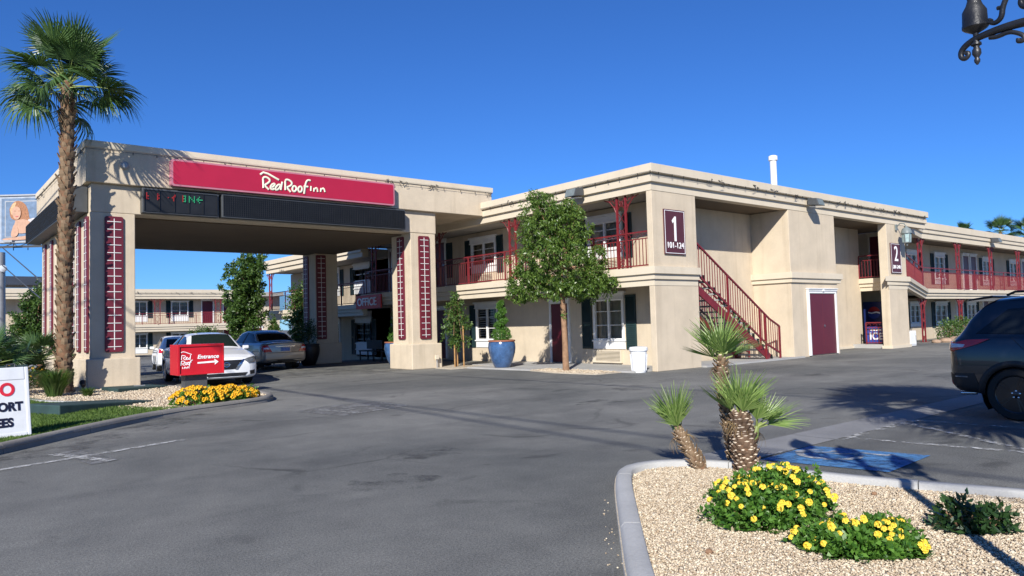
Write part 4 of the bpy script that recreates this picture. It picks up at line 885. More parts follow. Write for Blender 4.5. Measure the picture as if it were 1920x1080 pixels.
# ---------------------------------------------------------------- entrance sign, sandwich board, utility vaults
s = thing('entrance_sign', 'red box sign with a white arrow reading Entrance on a dark post', 'sign', (5.15, 17.8, 0))
put('post', MB().box(4.90, 5.38, 17.62, 17.92, 0, .53).mesh('dark_grey'), s)
x0, x1, z0, z1 = 4.70, 5.72, .53, 1.215
b = MB()
for a, c, d, e in ((x0, x0+.05, z0, z1), (x1-.03, x1, z0, z1), (x0+.05, x1-.03, z0, z0+.035), (x0+.05, x1-.03, z1-.05, z1)): b.box(a, c, 17.47, 18.08, d, e)
put('sign_box', b.mesh('bright_red'), s, bevel=.006); put('sign_face', MB().box(x0+.05, x1-.03, 17.50, 18.05, z0+.035, z1-.05).mesh('bright_red'), s)
strokes(ENT, FY(17.495), .0080, 'letter_white', s); put('lettering', text_mesh('Entrance', .125, 'letter_white', .003, .003, .22, sx=1.06), s, at(5.365, 17.494, .925, MY))
put('arrow', MB().prism([(5.135, .775), (5.52, .785), (5.515, .735), (5.60, .80), (5.505, .868), (5.515, .825), (5.135, .81)], .001, .008, fr=FY(17.499)).mesh('letter_white'), s)
t = thing('sandwich_board', 'white plastic sandwich board with red and navy lettering at the left kerb', 'sandwich board', (1.05, 12.45, .10), rad(10))
Mt = Matrix.Translation((0, 0, 0)) @ Matrix.Rotation(rad(-10), 4, 'X'); R1 = lambda me, nm, m=Matrix(), **k: put(nm, me, t, Mt @ m, local=True, **k)
b = MB(); b.box(-.36, -.31, -.02, .02, 0, .98); b.box(.31, .36, -.02, .02, 0, .98); b.box(-.31, .31, -.02, .02, .80, .98); b.box(-.31, .31, -.02, .02, 0, .06); R1(b.mesh('white_plastic'), 'board_frame', bevel=.01)
R1(MB().box(-.31, .31, -.012, .012, .06, .80).mesh('white_plastic'), 'front_panel')
b = MB(); b.box(-.36, -.31, .30, .34, 0, .95); b.box(.31, .36, .30, .34, 0, .95); b.box(-.31, .31, .31, .33, .05, .95); put('rear_panel', b.mesh('utility_green'), t, Matrix.Rotation(rad(9), 4, 'X') @ Matrix.Translation((0, .02, 0)), local=True)
b = MB(); b.tube([(.10, 0, .98), (.10, 0, 1.02), (.20, 0, 1.03), (.20, 0, .98)], .012, 6); R1(b.mesh('dark_grey'), 'carry_handle')
for w_, z, m, sz in (('NO', .66, 'text_red', .25), ('RESORT', .42, 'sign_black', .165), ('FEES', .20, 'sign_black', .165)):
    R1(text_mesh(w_, sz, m, .003, .008, sx=.9), 'lettering', at(.0, -.0155, z, MY))
def vault(label, pts, zl, zr):
    t = thing('utility_vault', label, 'utility vault', (pts[0][0], pts[0][1], .09), 0, 'green utility vaults sunk in the gravel'); z = [zl, zr, zr, zl]
    put('vault_lid', MB().add([(x, y, .05) for x, y in pts]+[(x, y, q) for (x, y), q in zip(pts, z)], [(3, 2, 1, 0), (4, 5, 6, 7), (0, 1, 5, 4), (1, 2, 6, 5), (2, 3, 7, 6), (3, 0, 4, 7)]).mesh('utility_green'), t, bevel=.02); return t
vault('long dark green utility vault lid lying beside the lawn', [(2.12, 15.2), (3.95, 16.35), (3.45, 17.35), (1.72, 16.15)], .27, .13)
v = vault('low dark green utility vault lid at the foot of the left pillar', [(3.95, 19.7), (5.25, 20.35), (5.0, 21.2), (3.8, 20.8)], .19, .15); put('lid_handle', MB().box(4.5, 4.75, 20.55, 20.62, .165, .185).mesh('grey_metal'), v)

# ---------------------------------------------------------------- decorative street lamp at the upper right
LX, LY = 3.60, .55; dl = Vector((.15, .63, 0)).normalized(); SO = .302
t = thing('street_lamp', 'black ornamental lamp with scrolled arm and finial against the sky', 'street lamp', (LX, LY, 0)); I = 'iron_black'
put('post', MB().lathe([(.12, 0), (.13, .03), (.11, .10), (.075, .18), (.06, .28), (.05, .45), (.042, 2.5), (.05, 2.55), (.06, 2.62), (.045, 2.72), (.035, 2.80)], 16, (LX, LY, 0)).mesh(I, 40), t)
P = lambda s, z: (LX+dl.x*s, LY+dl.y*s, z)
def lantern(c):
    put('lantern_cup', MB().lathe([(.010, 2.735), (.012, 2.755), (.046, 2.775), (.053, 2.782), (.053, 2.795), (.051, 2.80), (.049, 2.858), (.034, 2.885), (.026, 2.91), (.030, 2.935)], 20, c).mesh(I, 40), t)
    put('globe', MB().lathe([(.04, 2.935), (.10, 2.97), (.13, 3.04), (.125, 3.14), (.085, 3.22), (.04, 3.25)], 20, c).mesh('lantern_glass', 60), t); put('lantern_cap', MB().lathe([(.10, 3.22), (.06, 3.27), (.03, 3.32), (.008, 3.38)], 14, c).mesh(I, 40), t)
def curl(b, pts, r, n):
    rs = list(r) if isinstance(r, (list, tuple)) else [r]*len(pts); P3 = [Vector(p) for p in pts]
    for _ in range(2):
        q, q2 = [P3[0]], [rs[0]]
        for k in range(len(P3)-1): q += [P3[k]*.75+P3[k+1]*.25, P3[k]*.25+P3[k+1]*.75]; q2 += [rs[k]*.75+rs[k+1]*.25, rs[k]*.25+rs[k+1]*.75]
        P3, rs = q+[P3[-1]], q2+[rs[-1]]
    b.tube(P3, rs, n)
for sg in (1, -1):
    S = lambda s, z: P(sg*(s+SO), z)
    b = MB(); curl(b, [S(-SO, 2.70), S(-.12, 2.705), S(.0, 2.715), S(.10, 2.725), S(.22, 2.738), S(.33, 2.735), S(.385, 2.722), S(.415, 2.698), S(.418, 2.668), S(.398, 2.655), S(.380, 2.668), S(.386, 2.684), S(.398, 2.680)], [.024, .024, .023, .021, .019, .016, .014, .013, .012, .011, .010, .010, .011], 8); put('arm', b.mesh(I, 60), t)
    b = MB()
    curl(b, [S(.285, 2.785), S(.255, 2.768), S(.228, 2.785), S(.222, 2.83), S(.195, 2.88), S(.14, 2.905), S(.09, 2.88), S(.075, 2.835), S(.09, 2.795), S(.13, 2.79), S(.15, 2.815), S(.14, 2.845), S(.12, 2.84)], [.010, .011, .012, .012, .012, .012, .012, .012, .013, .013, .013, .012, .014], 7)
    curl(b, [S(.285, 2.715), S(.25, 2.705), S(.20, 2.712), S(.155, 2.685), S(.14, 2.665), S(.15, 2.650), S(.168, 2.655), S(.165, 2.668)], .010, 7); curl(b, [S(.12, 2.62), S(.085, 2.62), S(.07, 2.65), S(.09, 2.69), S(.13, 2.70)], .012, 7)
    curl(b, [S(.222, 2.83), S(.245, 2.832)], .009, 6); curl(b, [S(.15, 2.90), S(.14, 2.875), S(.125, 2.875)], .009, 6); curl(b, [S(.272, 2.785), S(.285, 2.795), S(.295, 2.785)], .010, 6)
    curl(b, [S(-.02, 2.55), S(-.12, 2.58), S(-.22, 2.66), S(-.25, 2.69)], .013, 7); put('scroll', b.mesh(I, 60), t)
    c = P(sg*(.345+SO), 0); put('finial', MB().lathe([(.014, 2.735), (.014, 2.715), (.021, 2.712), (.022, 2.702), (.013, 2.697), (.012, 2.690), (.018, 2.680), (.019, 2.662), (.011, 2.648), (.009, 2.642), (.013, 2.635), (.012, 2.625), (.004, 2.612)], 12, c).mesh(I, 50), t)
    lantern(c)
lantern((LX, LY, .04))  # unseen middle lantern, added to shape the lamp's shadow on the ground
# ---------------------------------------------------------------- palms
def fan_frond(Lp, R, n, spread, droop, wseg, web=.4, cup=.12, pet='petiole', leaf='palm_leaf', seed=0):
    """one palmate leaf: petiole along +X, folded segments fanned round its tip"""
    rng = random.Random(seed); b = MB(); nl = 5
    sag = lambda t: -droop*.22*Lp*t*t
    b.tube([(Lp*t, 0, sag(t)) for t in (0, .35, .7, 1.0)], [.016+R*.012, .012+R*.008, .010+R*.004, .006], 5, 1)
    for i in range(n):
        a = -spread+2*spread*i/(n-1)+rng.uniform(-.03, .03); L = R*(1-.22*(abs(a)/spread)**2)*rng.uniform(.88, 1.08); ca, sa = math.cos(a), math.sin(a)
        dr = droop*rng.uniform(.6, 1.5); vs = []; da = 2*spread/(n-1)
        for j in range(nl+1):
            t = j/nl; r = L*t
            wd = min(wseg*(1-.96*max(0, t-web)/(1-web)), max(.004, r*da*.56)) if t < 1 else .002
            z = sag(1)+cup*r*abs(math.sin(a))-dr*R*.75*max(0, t-.35)**2*1.6; rr = r-dr*.25*R*max(0, t-.5)**2
            x, y = Lp+ca*rr, sa*rr; nxp, nyp = -sa*wd, ca*wd; f = wd*.45
            vs += [(x-nxp, y-nyp, z), (x, y, z+f), (x+nxp, y+nyp, z)]
        fs = []
        for j in range(nl): k = j*3; fs += [(k, k+3, k+4, k+1), (k+1, k+4, k+5, k+2)]
        b.add(vs, fs, 0)
    return b.mesh([leaf, pet], recalc=False)
def frame_to(az_, el, roll_=0): return Matrix.Rotation(az_, 4, 'Z') @ Matrix.Rotation(-el, 4, 'Y') @ Matrix.Rotation(roll_, 4, 'X')
def stub(kind, L, W, seed=0, cut=None):
    """leaf base left on the trunk: a tapered scoop pointing up and outwards along +X"""
    rng = random.Random(seed); b = MB(); T = W*.35
    vs = []
    for x, w_, th, z in ((0, W*.62, T, 0), (L*.55, W*.5, T*.8, L*.10), (L, W*.36*rng.uniform(.7, 1.2), T*.55, L*.30)):
        vs += [(x, -w_, z+th*.3), (x, 0, z+th), (x, w_, z+th*.3), (x, 0, z-th*.35)]
    b.add(vs, [(i*4+j, i*4+(j+1) % 4, i*4+4+(j+1) % 4, i*4+4+j) for i in range(2) for j in range(4)]); b.add(vs[8:], [(0, 1, 2, 3)], 1)
    return b.mesh([kind, cut or kind])
def trunk_with_stubs(root, pts, radii, nst, L, W, kind, mcore, elv, cut=None, seed=0, tmin=0.0, tmax=1.0, name='leaf_base'):
    P = [Vector(p) for p in pts]; put('trunk', MB().tube(P, radii, 14).mesh(mcore, 60), root); ST_ = [stub(kind, L, W, k, cut) for k in range(4)]
    rng = random.Random(seed); Ls = [0]
    for i in range(1, len(P)): Ls.append(Ls[-1]+(P[i]-P[i-1]).length)
    for i in range(nst):
        t = (tmin+(tmax-tmin)*(i+.5)/nst)*Ls[-1]; j = max(k for k in range(len(Ls)-1) if Ls[k] <= t+1e-9); f = (t-Ls[j])/(Ls[j+1]-Ls[j]); c = P[j].lerp(P[j+1], f); r = radii[j]*(1-f)+radii[j+1]*f
        ax = (P[j+1]-P[j]).normalized(); a = i*2.39996+rng.uniform(-.2, .2); Q = Vector((0, 0, 1)).rotation_difference(ax).to_matrix().to_4x4()
        M = Matrix.Translation(c) @ Q @ Matrix.Rotation(a, 4, 'Z') @ Matrix.Translation((r*.88, 0, 0)) @ Matrix.Rotation(-elv-rng.uniform(-.25, .25), 4, 'Y') @ Matrix.Scale(rng.uniform(.8, 1.2), 4)
        put(name, ST_[rng.randrange(4)], root, M)
def add_fronds(root, top, meshes, specs, jz=.0):
    for k, (a, e, s) in enumerate(specs):
        M = Matrix.Translation(Vector(top)+Vector((0, 0, random.uniform(-jz, jz)))) @ frame_to(a, e, random.uniform(-.5, .5)) @ Matrix.Scale(s, 4); put('frond', meshes[k % len(meshes)], root, M)
# tall palm by the left pillar
px_, py_ = 3.02, 20.95
T = thing('palm_tree', 'tall fan palm with a shaggy brown trunk in front of the left pillar', 'palm tree', (px_, py_, .09))
FR = [fan_frond(.86, .92, 36, rad(104), dr, .034, .42, .10, seed=i) for i, dr in enumerate((.15, .35, .6, 1.0))]
trunk_with_stubs(T, [(px_, py_, .0), (px_, py_, 1.2), (px_+.02, py_, 3.4), (px_+.05, py_-.02, 5.6), (px_+.06, py_-.03, 7.25), (px_+.07, py_-.03, 7.82)], [.195, .165, .15, .14, .15, .11], 298, .16, .13, 'boot_tan', 'trunk_brown', .85, seed=3, tmax=.97)
top = (px_+.06, py_-.03, 7.74); rng = random.Random(11); sp = []
for i in range(40):
    f = (i+.5)/40; el = rad(82-106*f**1.05)+rng.uniform(-.26, .26); sp.append((i*2.39996+rng.uniform(-.25, .25), el, (.90 if f < .75 else .84)*rng.uniform(.74, 1.14)))
for k, (a, e, s_) in enumerate(sp):
    m = FR[min(3, int(k/40*4.3))]; put('frond', m, T, Matrix.Translation(Vector(top)+Vector((.08*math.cos(a), .08*math.sin(a), .30*(1-k/40)-.15))) @ frame_to(a, e, rng.uniform(-.7, .7)) @ Matrix.Scale(s_, 4))
def plain_palm(label, x, y, z0, h, n, s, group=None, tr=.2):
    T = thing('palm_tree', label, 'palm tree', (x, y, z0), 0, group)
    put('trunk', MB().tube([(x, y, z0), (x+.05, y, z0+h*.5), (x, y, z0+h)], [tr*1.15, tr*.9, tr*.8], 10).mesh('trunk_brown', 60), T); r = random.Random(int(x*7+y*3))
    for i in range(n):
        f = (i+.5)/n; put('frond', FR[min(3, int(f*4))], T, Matrix.Translation((x, y, z0+h)) @ frame_to(i*2.39996+r.uniform(-.2, .2), rad(80-115*f)+r.uniform(-.15, .15), r.uniform(-.6, .6)) @ Matrix.Scale(s*r.uniform(.85, 1.1), 4))
plain_palm('fan palm crown beyond the right roof, farthest left of three', 100, 34.0, 0, 10.9, 18, .95); plain_palm('fan palm crown beyond the right roof, middle of three', 100, 30.1, 0, 10.6, 20, 1.25); plain_palm('fan palm crown beyond the right roof at the photo edge', 100, 27.0, 0, 10.3, 20, 1.3)
plain_palm('fan palm beside the parking bays throwing its shadow behind the dark car', 5.95, -.55, .08, 5.0, 34, 1.12, None, .27)
# small fan palms in the foreground planter
FF = [fan_frond(.13, .42, 17, rad(58), dr, .0115, .30, .30, leaf='fan_leaf', seed=20+i) for i, dr in enumerate((.0, .08, .16))]
FD = fan_frond(.10, .34, 9, rad(50), .9, .008, .3, .2, 'dead_leaf', 'dead_leaf', 29)
def little_head(root, c, ax, n, s, rng, emin=22, emax=80):
    Q = Vector((0, 0, 1)).rotation_difference(Vector(ax).normalized()).to_matrix().to_4x4()
    for i in range(n):
        f = (i+.5)/n; e = rad(emax-(emax-emin)*f); M = Matrix.Translation(c) @ Q @ frame_to(i*2.39996+rng.uniform(-.3, .3), e, rng.uniform(-.3, .3)) @ Matrix.Scale(s*rng.uniform(.85, 1.12), 4); put('frond', FF[i % 3], root, M)
    for i in range(3):                                          # old leaves gone brown hang under the head
        M = Matrix.Translation(c) @ Q @ frame_to(rng.uniform(0, 6.28), rad(-rng.uniform(15, 45)), 0) @ Matrix.Scale(s*.62, 4); put('dead_frond', FD, root, M)
rng = random.Random(5)
T = thing('fan_palm', 'small fan palm leaning left at the kerb end of the planter', 'palm', (5.98, 4.28, .08)); trunk_with_stubs(T, [(6.02, 4.22, .05), (5.99, 4.32, .22), (5.96, 4.38, .33), (5.94, 4.42, .42)], [.052, .046, .040, .028], 90, .062, .042, 'boot_tan', 'trunk_brown', .75, 'boot_cut', 2); little_head(T, (5.935, 4.43, .41), (-.10, .18, 1), 9, .82, rng, 36, 84)
T = thing('fan_palm', 'tallest fan palm of the planter standing behind the thick trunk', 'palm', (6.46, 4.38, .08)); trunk_with_stubs(T, [(6.42, 4.30, .05), (6.42, 4.36, .5), (6.44, 4.42, .78), (6.46, 4.44, .98), (6.46, 4.44, 1.09)], [.045, .042, .048, .050, .03], 160, .062, .044, 'boot_tan', 'trunk_brown', .7, 'boot_cut', 4); little_head(T, (6.46, 4.44, 1.07), (-.05, .05, 1), 11, .95, rng, 14, 84)
T = thing('fan_palm', 'thick trunked fan palm with cut leaf bases and a side shoot', 'palm', (6.22, 4.05, .08)); trunk_with_stubs(T, [(6.20, 4.03, .05), (6.20, 4.05, .25), (6.205, 4.07, .38), (6.21, 4.09, .52), (6.22, 4.10, .58)], [.085, .092, .084, .066, .035], 210, .068, .058, 'boot_dark', 'trunk_brown', .62, 'boot_cut', 6); little_head(T, (6.215, 4.10, .56), (.10, -.08, 1), 10, .86, rng, 30, 82)
so_ = thing('fan_palm', 'short green fan palm shoot on the right of the thick trunk', 'palm', (6.42, 3.98, .08)); put('trunk', MB().tube([(6.28, 4.06, .2), (6.33, 4.03, .36), (6.35, 4.01, .47)], [.05, .04, .025], 8).mesh('petiole', 60), so_); little_head(so_, (6.35, 4.01, .46), (.32, -.42, 1), 6, .82, rng, 36, 76)

def nudge(label_part, dx, dy):
    for o in bpy.data.objects:
        if label_part in o.get('label', ''): o.matrix_basis = Matrix.Translation((dx, dy, 0)) @ o.matrix_basis; WM[o.name] = o.matrix_basis.copy()
nudge('leaning left at the kerb end', -.20, .08); nudge('tallest fan palm of the planter', -.20, -.08); nudge('thick trunked fan palm', -.18, -.08); nudge('fan palm shoot', -.18, -.08)
# ---------------------------------------------------------------- flowering shrubs
def flower_mesh(m, r=1, n=13, seed=0):
    rng = random.Random(seed); b = MB()
    for i in range(n):
        z = 1-(i+.5)/n*.95; a = i*2.39996; q = math.sqrt(max(0, 1-z*z)); d = Vector((q*math.cos(a), q*math.sin(a), z)); u = d.orthogonal().normalized(); v = d.cross(u); c = d*r*.8; s = r*.55; t = rng.uniform(0, 2)
        ring_ = [c+(u*math.cos(t+k*PI/2)+v*math.sin(t+k*PI/2))*s*rng.uniform(.85, 1.1)+d*r*.12 for k in range(4)]; b.add(ring_+[c-d*r*.1], [(0, 1, 4), (1, 2, 4), (2, 3, 4), (3, 0, 4)])
    return b.mesh(m, recalc=False)
FL = [flower_mesh('flower_yellow', 1, 13, k) for k in range(3)]; FO = [flower_mesh('flower_orange', 1, 9, k) for k in range(2)]
def surf(c, r, d): return Vector(c)+Vector((d.x*r[0], d.y*r[1], d.z*r[2]))
def lantana(label, blobs, nl, flowers, fl, fr_, seed, leafm='leaf_bright', L=.040, W=.024):
    rng = random.Random(seed); c0 = blobs[0][0]; t = thing('lantana_bush', label, 'flowering shrub', (c0[0], c0[1], .09))
    put('foliage', leaf_cloud([(c, r, int(nl*w_)) for c, r, w_ in blobs]+sprigs([(c, r, 0) for c, r, w_ in blobs], 46, blobs[0][1][2]*.24, 34, seed), L, W, leafm, .15, .78, .75, .09, 14), t); tw = MB()
    for c, r, w_ in blobs:
        for k in range(10): a = rng.uniform(0, 6.28); tw.tube([(c[0], c[1], .07), (c[0]+r[0]*.5*math.cos(a), c[1]+r[1]*.5*math.sin(a), c[2]+r[2]*rng.uniform(.1, .5))], .005, 4)
    put('stem', tw.mesh('bark'), t)
    for i in range(flowers):
        c, r, w_ = rng.choices(blobs, [b_[2] for b_ in blobs])[0]; a = rng.uniform(0, 2*PI); z = rng.uniform(.25, 1); q = math.sqrt(1-z*z); d = Vector((q*math.cos(a), q*math.sin(a), z)); p = surf(c, r, d*rng.uniform(1.03, 1.14))
        put('flower_head', fl[i % len(fl)], t, Matrix.Translation(p) @ Vector((0, 0, 1)).rotation_difference((d+Vector((0, 0, .6))).normalized()).to_matrix().to_4x4() @ Matrix.Scale(fr_*rng.uniform(.75, 1.2), 4))
lantana('bushy yellow lantana just below the fan palm trunks', [((4.98, 3.06, .11), (.44, .36, .27), 1), ((4.74, 3.06, .10), (.34, .32, .22), .8), ((5.25, 3.14, .10), (.32, .28, .25), .7), ((5.30, 3.5, .09), (.36, .26, .13), .35)], 5200, 130, FL, .0225, 31)
lantana('lower yellow lantana sprawling nearest the camera', [((4.56, 2.22, .08), (.27, .24, .17), 1), ((4.66, 2.10, .08), (.21, .20, .16), .75), ((4.49, 2.40, .08), (.21, .19, .12), .5)], 4000, 80, FL, .020, 32)
lantana('low orange flowering bush hugging the entrance sign post', [((4.40, 14.92, .10), (.52, .36, .30), 1), ((4.92, 15.15, .10), (.54, .36, .27), .9), ((5.36, 15.4, .09), (.36, .36, .22), .8)], 3000, 298, FO, .043, 33, L=.055, W=.033)
def shrub(label, name, blobs, n, L, W, m, z0=.09, cat='shrub', flowers=0, fl=None, fs=.03, group=None):
    c0 = blobs[0][0]; t = thing(name, label, cat, (c0[0], c0[1], z0), 0, group); put('foliage', leaf_cloud([(c, r, int(n*(r[0]*r[2])/max(b_[1][0]*b_[1][2] for b_ in blobs))) for b_ in [0] for c, r in []] or [(c, r, n) for c, r in blobs], L, W, m, .1, .7, .6, z0), t)
    tw = MB()
    for c, r in blobs:
        for k in range(7): a = k*.9; tw.tube([(c[0], c[1], z0-.03), (c[0]+r[0]*.5*math.cos(a), c[1]+r[1]*.5*math.sin(a), c[2]+r[2]*.4)], .004+r[2]*.012, 4)
    put('stem', tw.mesh('bark'), t); rng = random.Random(int(c0[0]*31))
    for i in range(flowers):
        c, r = rng.choice(blobs); a = rng.uniform(0, 6.28); z = rng.uniform(.1, 1); q = math.sqrt(1-z*z); d = Vector((q*math.cos(a), q*math.sin(a), z)); put('flower_head', fl[i % len(fl)], t, Matrix.Translation(surf(c, r, d*1.03)) @ Matrix.Scale(fs*rng.uniform(.7, 1.2), 4))
    return t
shrub('dark green shrub crossed by the lamp post shadow at the planter edge', 'green_shrub', [((5.32, 1.92, .12), (.18, .17, .16)), ((5.44, 1.80, .11), (.16, .15, .13))], 480, .065, .030, 'leaf_dark')
shrub('yellow flowering shrub at the far left behind the sandwich board', 'flowering_shrub', [((2.05, 23.4, .35), (.5, .6, .42)), ((2.6, 23.9, .3), (.5, .5, .36))], 1500, .06, .035, 'leaf_green', flowers=70, fl=FO, fs=.04)
shrub('loose green hedge with rocks under the far right windows', 'hedge', [((39.9, 14.5, .5), (.9, .5, .62)), ((41.4, 14.5, .55), (1.0, .5, .66)), ((43.2, 14.6, .5), (1.1, .5, .62))], 1200, .10, .055, 'leaf_green', 0)
for x, y, r in ((38.2, 14.0, .30), (39.3, 13.95, .34), (37.6, 14.2, .22)):
    b = MB(); b.lathe([(r*.8, -.05), (r, r*.25), (r*.8, r*.6), (r*.35, r*.75)], 9, (x, y, 0)); tag(put('boulder', b.mesh('rock', 40), M=Matrix()), {.30: 'brown boulder at the foot of the right lattice column', .34: 'larger brown boulder in front of the hedge', .22: 'smallest boulder beside the white cabinet'}[r], 'boulder')
nudge('bushy yellow lantana', -.14, -.10); nudge('lower yellow lantana', -.10, -.04)
# ornamental grass clump and low fan palms around the tall palm
def blades(label, name, c, R, H, n, m, cat, wd=.006, arch=.7):
    a = np.random.uniform(0, 2*PI, n); s = np.sqrt(np.random.uniform(0, 1, n))*R*.35; h = H*np.random.uniform(.55, 1.1, n); o = R*np.random.uniform(.3, 1.1, n)
    bx, by = c[0]+s*np.cos(a), c[1]+s*np.sin(a); ca, sa = np.cos(a), np.sin(a); pts = []
    for t in (0, .4, .75, 1): pts.append((bx+ca*o*t**1.6, by+sa*o*t**1.6, c[2]+h*(t-arch*.35*t**3)))
    V = []
    for i, p in enumerate(pts):
        w_ = wd*(1-.9*(i/3)**2); V.append(np.stack([p[0]-sa*w_, p[1]+ca*w_, p[2]], 1)); V.append(np.stack([p[0]+sa*w_, p[1]-ca*w_, p[2]], 1))
    V = np.stack(V, 1).reshape(-1, 3); base = np.arange(n)[:, None, None]*8; F = (base+np.array([(0, 1, 3, 2), (2, 3, 5, 4), (4, 5, 7, 6)])[None]).reshape(-1, 4)
    t = thing(name, label, cat, c); put('leaf_blades', arrays('blades', V, F, m), t); return t
blades('upright clump of ornamental grass at the foot of the tall palm', 'ornamental_grass', (2.68, 19.9, .09), .42, .80, 900, 'leaf_green', 'grass clump', .008)
blades('small tuft of green grass between the palm and the green vault', 'grass_tuft', (3.25, 19.3, .09), .22, .26, 200, 'leaf_green', 'grass clump', .008)
LP = [fan_frond(.55, .55, 28, rad(85), dr, .022, .35, .2, seed=60+i, leaf='palm_leaf') for i, dr in enumerate((.1, .4, .7))]
def low_palm(label, x, y, n, s, z=.1):
    T = thing('low_palm', label, 'palm', (x, y, .09)); put('trunk', MB().tube([(x, y, .02), (x, y, .25+z)], [.12, .09], 10).mesh('trunk_brown'), T); r = random.Random(int(x*100))
    for i in range(n): put('frond', LP[i % 3], T, Matrix.Translation((x, y, .3+z)) @ frame_to(i*2.39996, rad(75-75*(i+.5)/n), r.uniform(-.5, .5)) @ Matrix.Scale(s*r.uniform(.8, 1.1), 4))
low_palm('low dark fan palm left of the tall trunk', 2.10, 21.3, 22, .95, .2); low_palm('low fan palm at the left edge beyond the sandwich board', 1.45, 20.6, 18, .95, .55); low_palm('low fan palm behind the tall trunk against the far pillar', 3.0, 24.8, 16, 1.0, .5)

# ---------------------------------------------------------------- trees
def tree(label, name, base, trunk, radii, blobs, L, W, m, limbs=8, droop=.3, shell=.5, bark='bark', seed=1):
    t = thing(name, label, 'tree', base); rng = random.Random(seed); put('trunk', MB().tube(trunk, radii, 10).mesh(bark, 60), t); b = MB(); top = Vector(trunk[-1])
    for c, r, n in blobs:
        for k in range(max(1, limbs//len(blobs))):
            d = Vector((rng.gauss(0, 1), rng.gauss(0, 1), rng.uniform(-.2, 1))).normalized(); e = Vector(c)+Vector((d.x*r[0], d.y*r[1], d.z*r[2]))*.8; s = top+Vector((0, 0, -rng.uniform(0, .3))); mdl = s.lerp(e, .5)+Vector((0, 0, .15)); b.tube([s, mdl, e], [radii[-1]*.55, radii[-1]*.3, .008], 5)
    sz = sum(b_[1][0] for b_ in blobs)/len(blobs); blobs = blobs+sprigs(blobs, 16*len(blobs), sz*.20, max(8, int(sum(b_[2] for b_ in blobs)/len(blobs)*.022)), seed)
    put('limb', b.mesh(bark), t); put('crown', leaf_cloud(blobs, L, W, m, droop, shell, .3, None, 44), t); return t
TX, TY = 15.25, 16.05
def rside(s, z, f=0): return (TX+.771*s+.637*f, TY-.637*s+.771*f, z)
tree('leafy weeping ficus with a tan trunk before the balcony', 'ficus_tree', (TX, TY, .03), [(TX, TY, 0), (TX+.0, TY+.01, 1.0), (TX-.02, TY+.03, 2.0), (TX-.04, TY+.05, 3.2)], [.105, .086, .08, .055],
     [(rside(-.55, 4.35), (.80, .78, .85), 4300), (rside(.15, 4.25), (.78, .76, .78), 3900), (rside(-.25, 3.35), (1.3, 1.2, .72), 6400), (rside(-1.0, 2.72), (.62, .7, .50), 2500), (rside(.78, 2.62), (.74, .7, .46), 3000), (rside(.0, 2.52), (.9, .8, .38), 2900), (rside(-.65, 5.05), (.36, .36, .40), 700), (rside(.25, 4.85), (.42, .4, .38), 800), (rside(.9, 3.3), (.45, .5, .42), 900), (rside(1.25, 2.65), (.36, .4, .28), 600), (rside(-1.35, 2.3), (.34, .4, .26), 700)], .105, .036, 'leaf_olive', 22, .75, .6, seed=3)
t = put('trunk_sprout', leaf_cloud([((TX-.08, TY-.06, 1.72), (.07, .07, .14), 60)], .06, .025, 'leaf_bright', .4), bpy.data.objects['ficus_tree'])
tree('slender young tree staked beside the front right pillar', 'young_tree', (14.85, 21.15, .03), [(14.85, 21.15, 0), (14.86, 21.14, .8), (14.85, 21.15, 1.7), (14.86, 21.16, 2.5)], [.028, .024, .018, .01],
     [((14.85, 21.15, 1.0), (.5, .5, .36), 520), ((14.88, 21.12, 1.5), (.5, .5, .40), 640), ((14.85, 21.15, 1.95), (.38, .38, .36), 460), ((14.86, 21.16, 2.4), (.22, .22, .32), 300)], .11, .052, 'leaf_green', 14, .2, .45, seed=5)
for k, (x, y, hh, lb) in enumerate(((14.98, 20.88, 1.45, 'round wooden stake on the right of the young tree'), (14.72, 21.05, .8, 'round wooden stake in front of the young tree'), (15.08, 21.4, .95, 'round wooden stake behind the young tree'))):
    tag(put('tree_stake', MB().tube([(x, y, 0), (x, y, hh)], .026, 8).mesh('stake_wood', 50)), lb, 'stake', 'stakes round the young tree')
def big(label, name, x, y, z0, zt, r, n, L, m, seed, zb=None, tr=.14):
    h = zt-z0; zb = zb if zb is not None else z0+h*.3; rng = random.Random(seed); bl = []
    for k in range(8):
        f = (k+.5)/8; rr = r*(.55+.45*math.sin(PI*(.2+.7*f))); bl.append(((x+rng.uniform(-.35, .35)*r, y+rng.uniform(-.35, .35)*r, zb+(zt-zb)*(.12+.72*f)), (rr*.72, rr*.72, (zt-zb)*.20), n//8))
    return tree(label, name, (x, y, z0), [(x, y, z0), (x+.05, y, z0+h*.3), (x, y, z0+h*.6)], [tr, tr*.8, tr*.4], bl, L, L*.5, m, 16, .1, .5, seed=seed)
big('broad bright tree in the courtyard seen under the canopy', 'courtyard_tree', 14.2, 39.8, -.4, 6.1, 1.32, 12000, .17, 'leaf_green', 21, .9, .16)
big('clipped conical shrub behind the gold sedan', 'conical_shrub', 14.6, 37.0, -.4, 2.35, .42, 2600, .11, 'leaf_green', 22, -.2, .05)
big('dark leafy tree beside the rear right pillar', 'shade_tree', 15.4, 35.2, -.35, 4.0, .9, 4200, .14, 'leaf_green', 25, .4, .08)
big('rounded shrub before the far wing, above the white car roof', 'round_shrub', 19.9, 66, -.5, 2.1, 1.5, 2600, .16, 'leaf_green', 23, -.3, .08)
big('dense dark tree at the far left between pole and pillar', 'dense_tree', 5.15, 44, -.45, 4.3, 1.15, 9000, .16, 'leaf_green', 24, .2, .14)
big('low dark tree at the far left edge', 'low_tree', 2.9, 43, -.45, 2.2, 1.1, 2600, .12, 'leaf_dark', 26, -.2, .1)

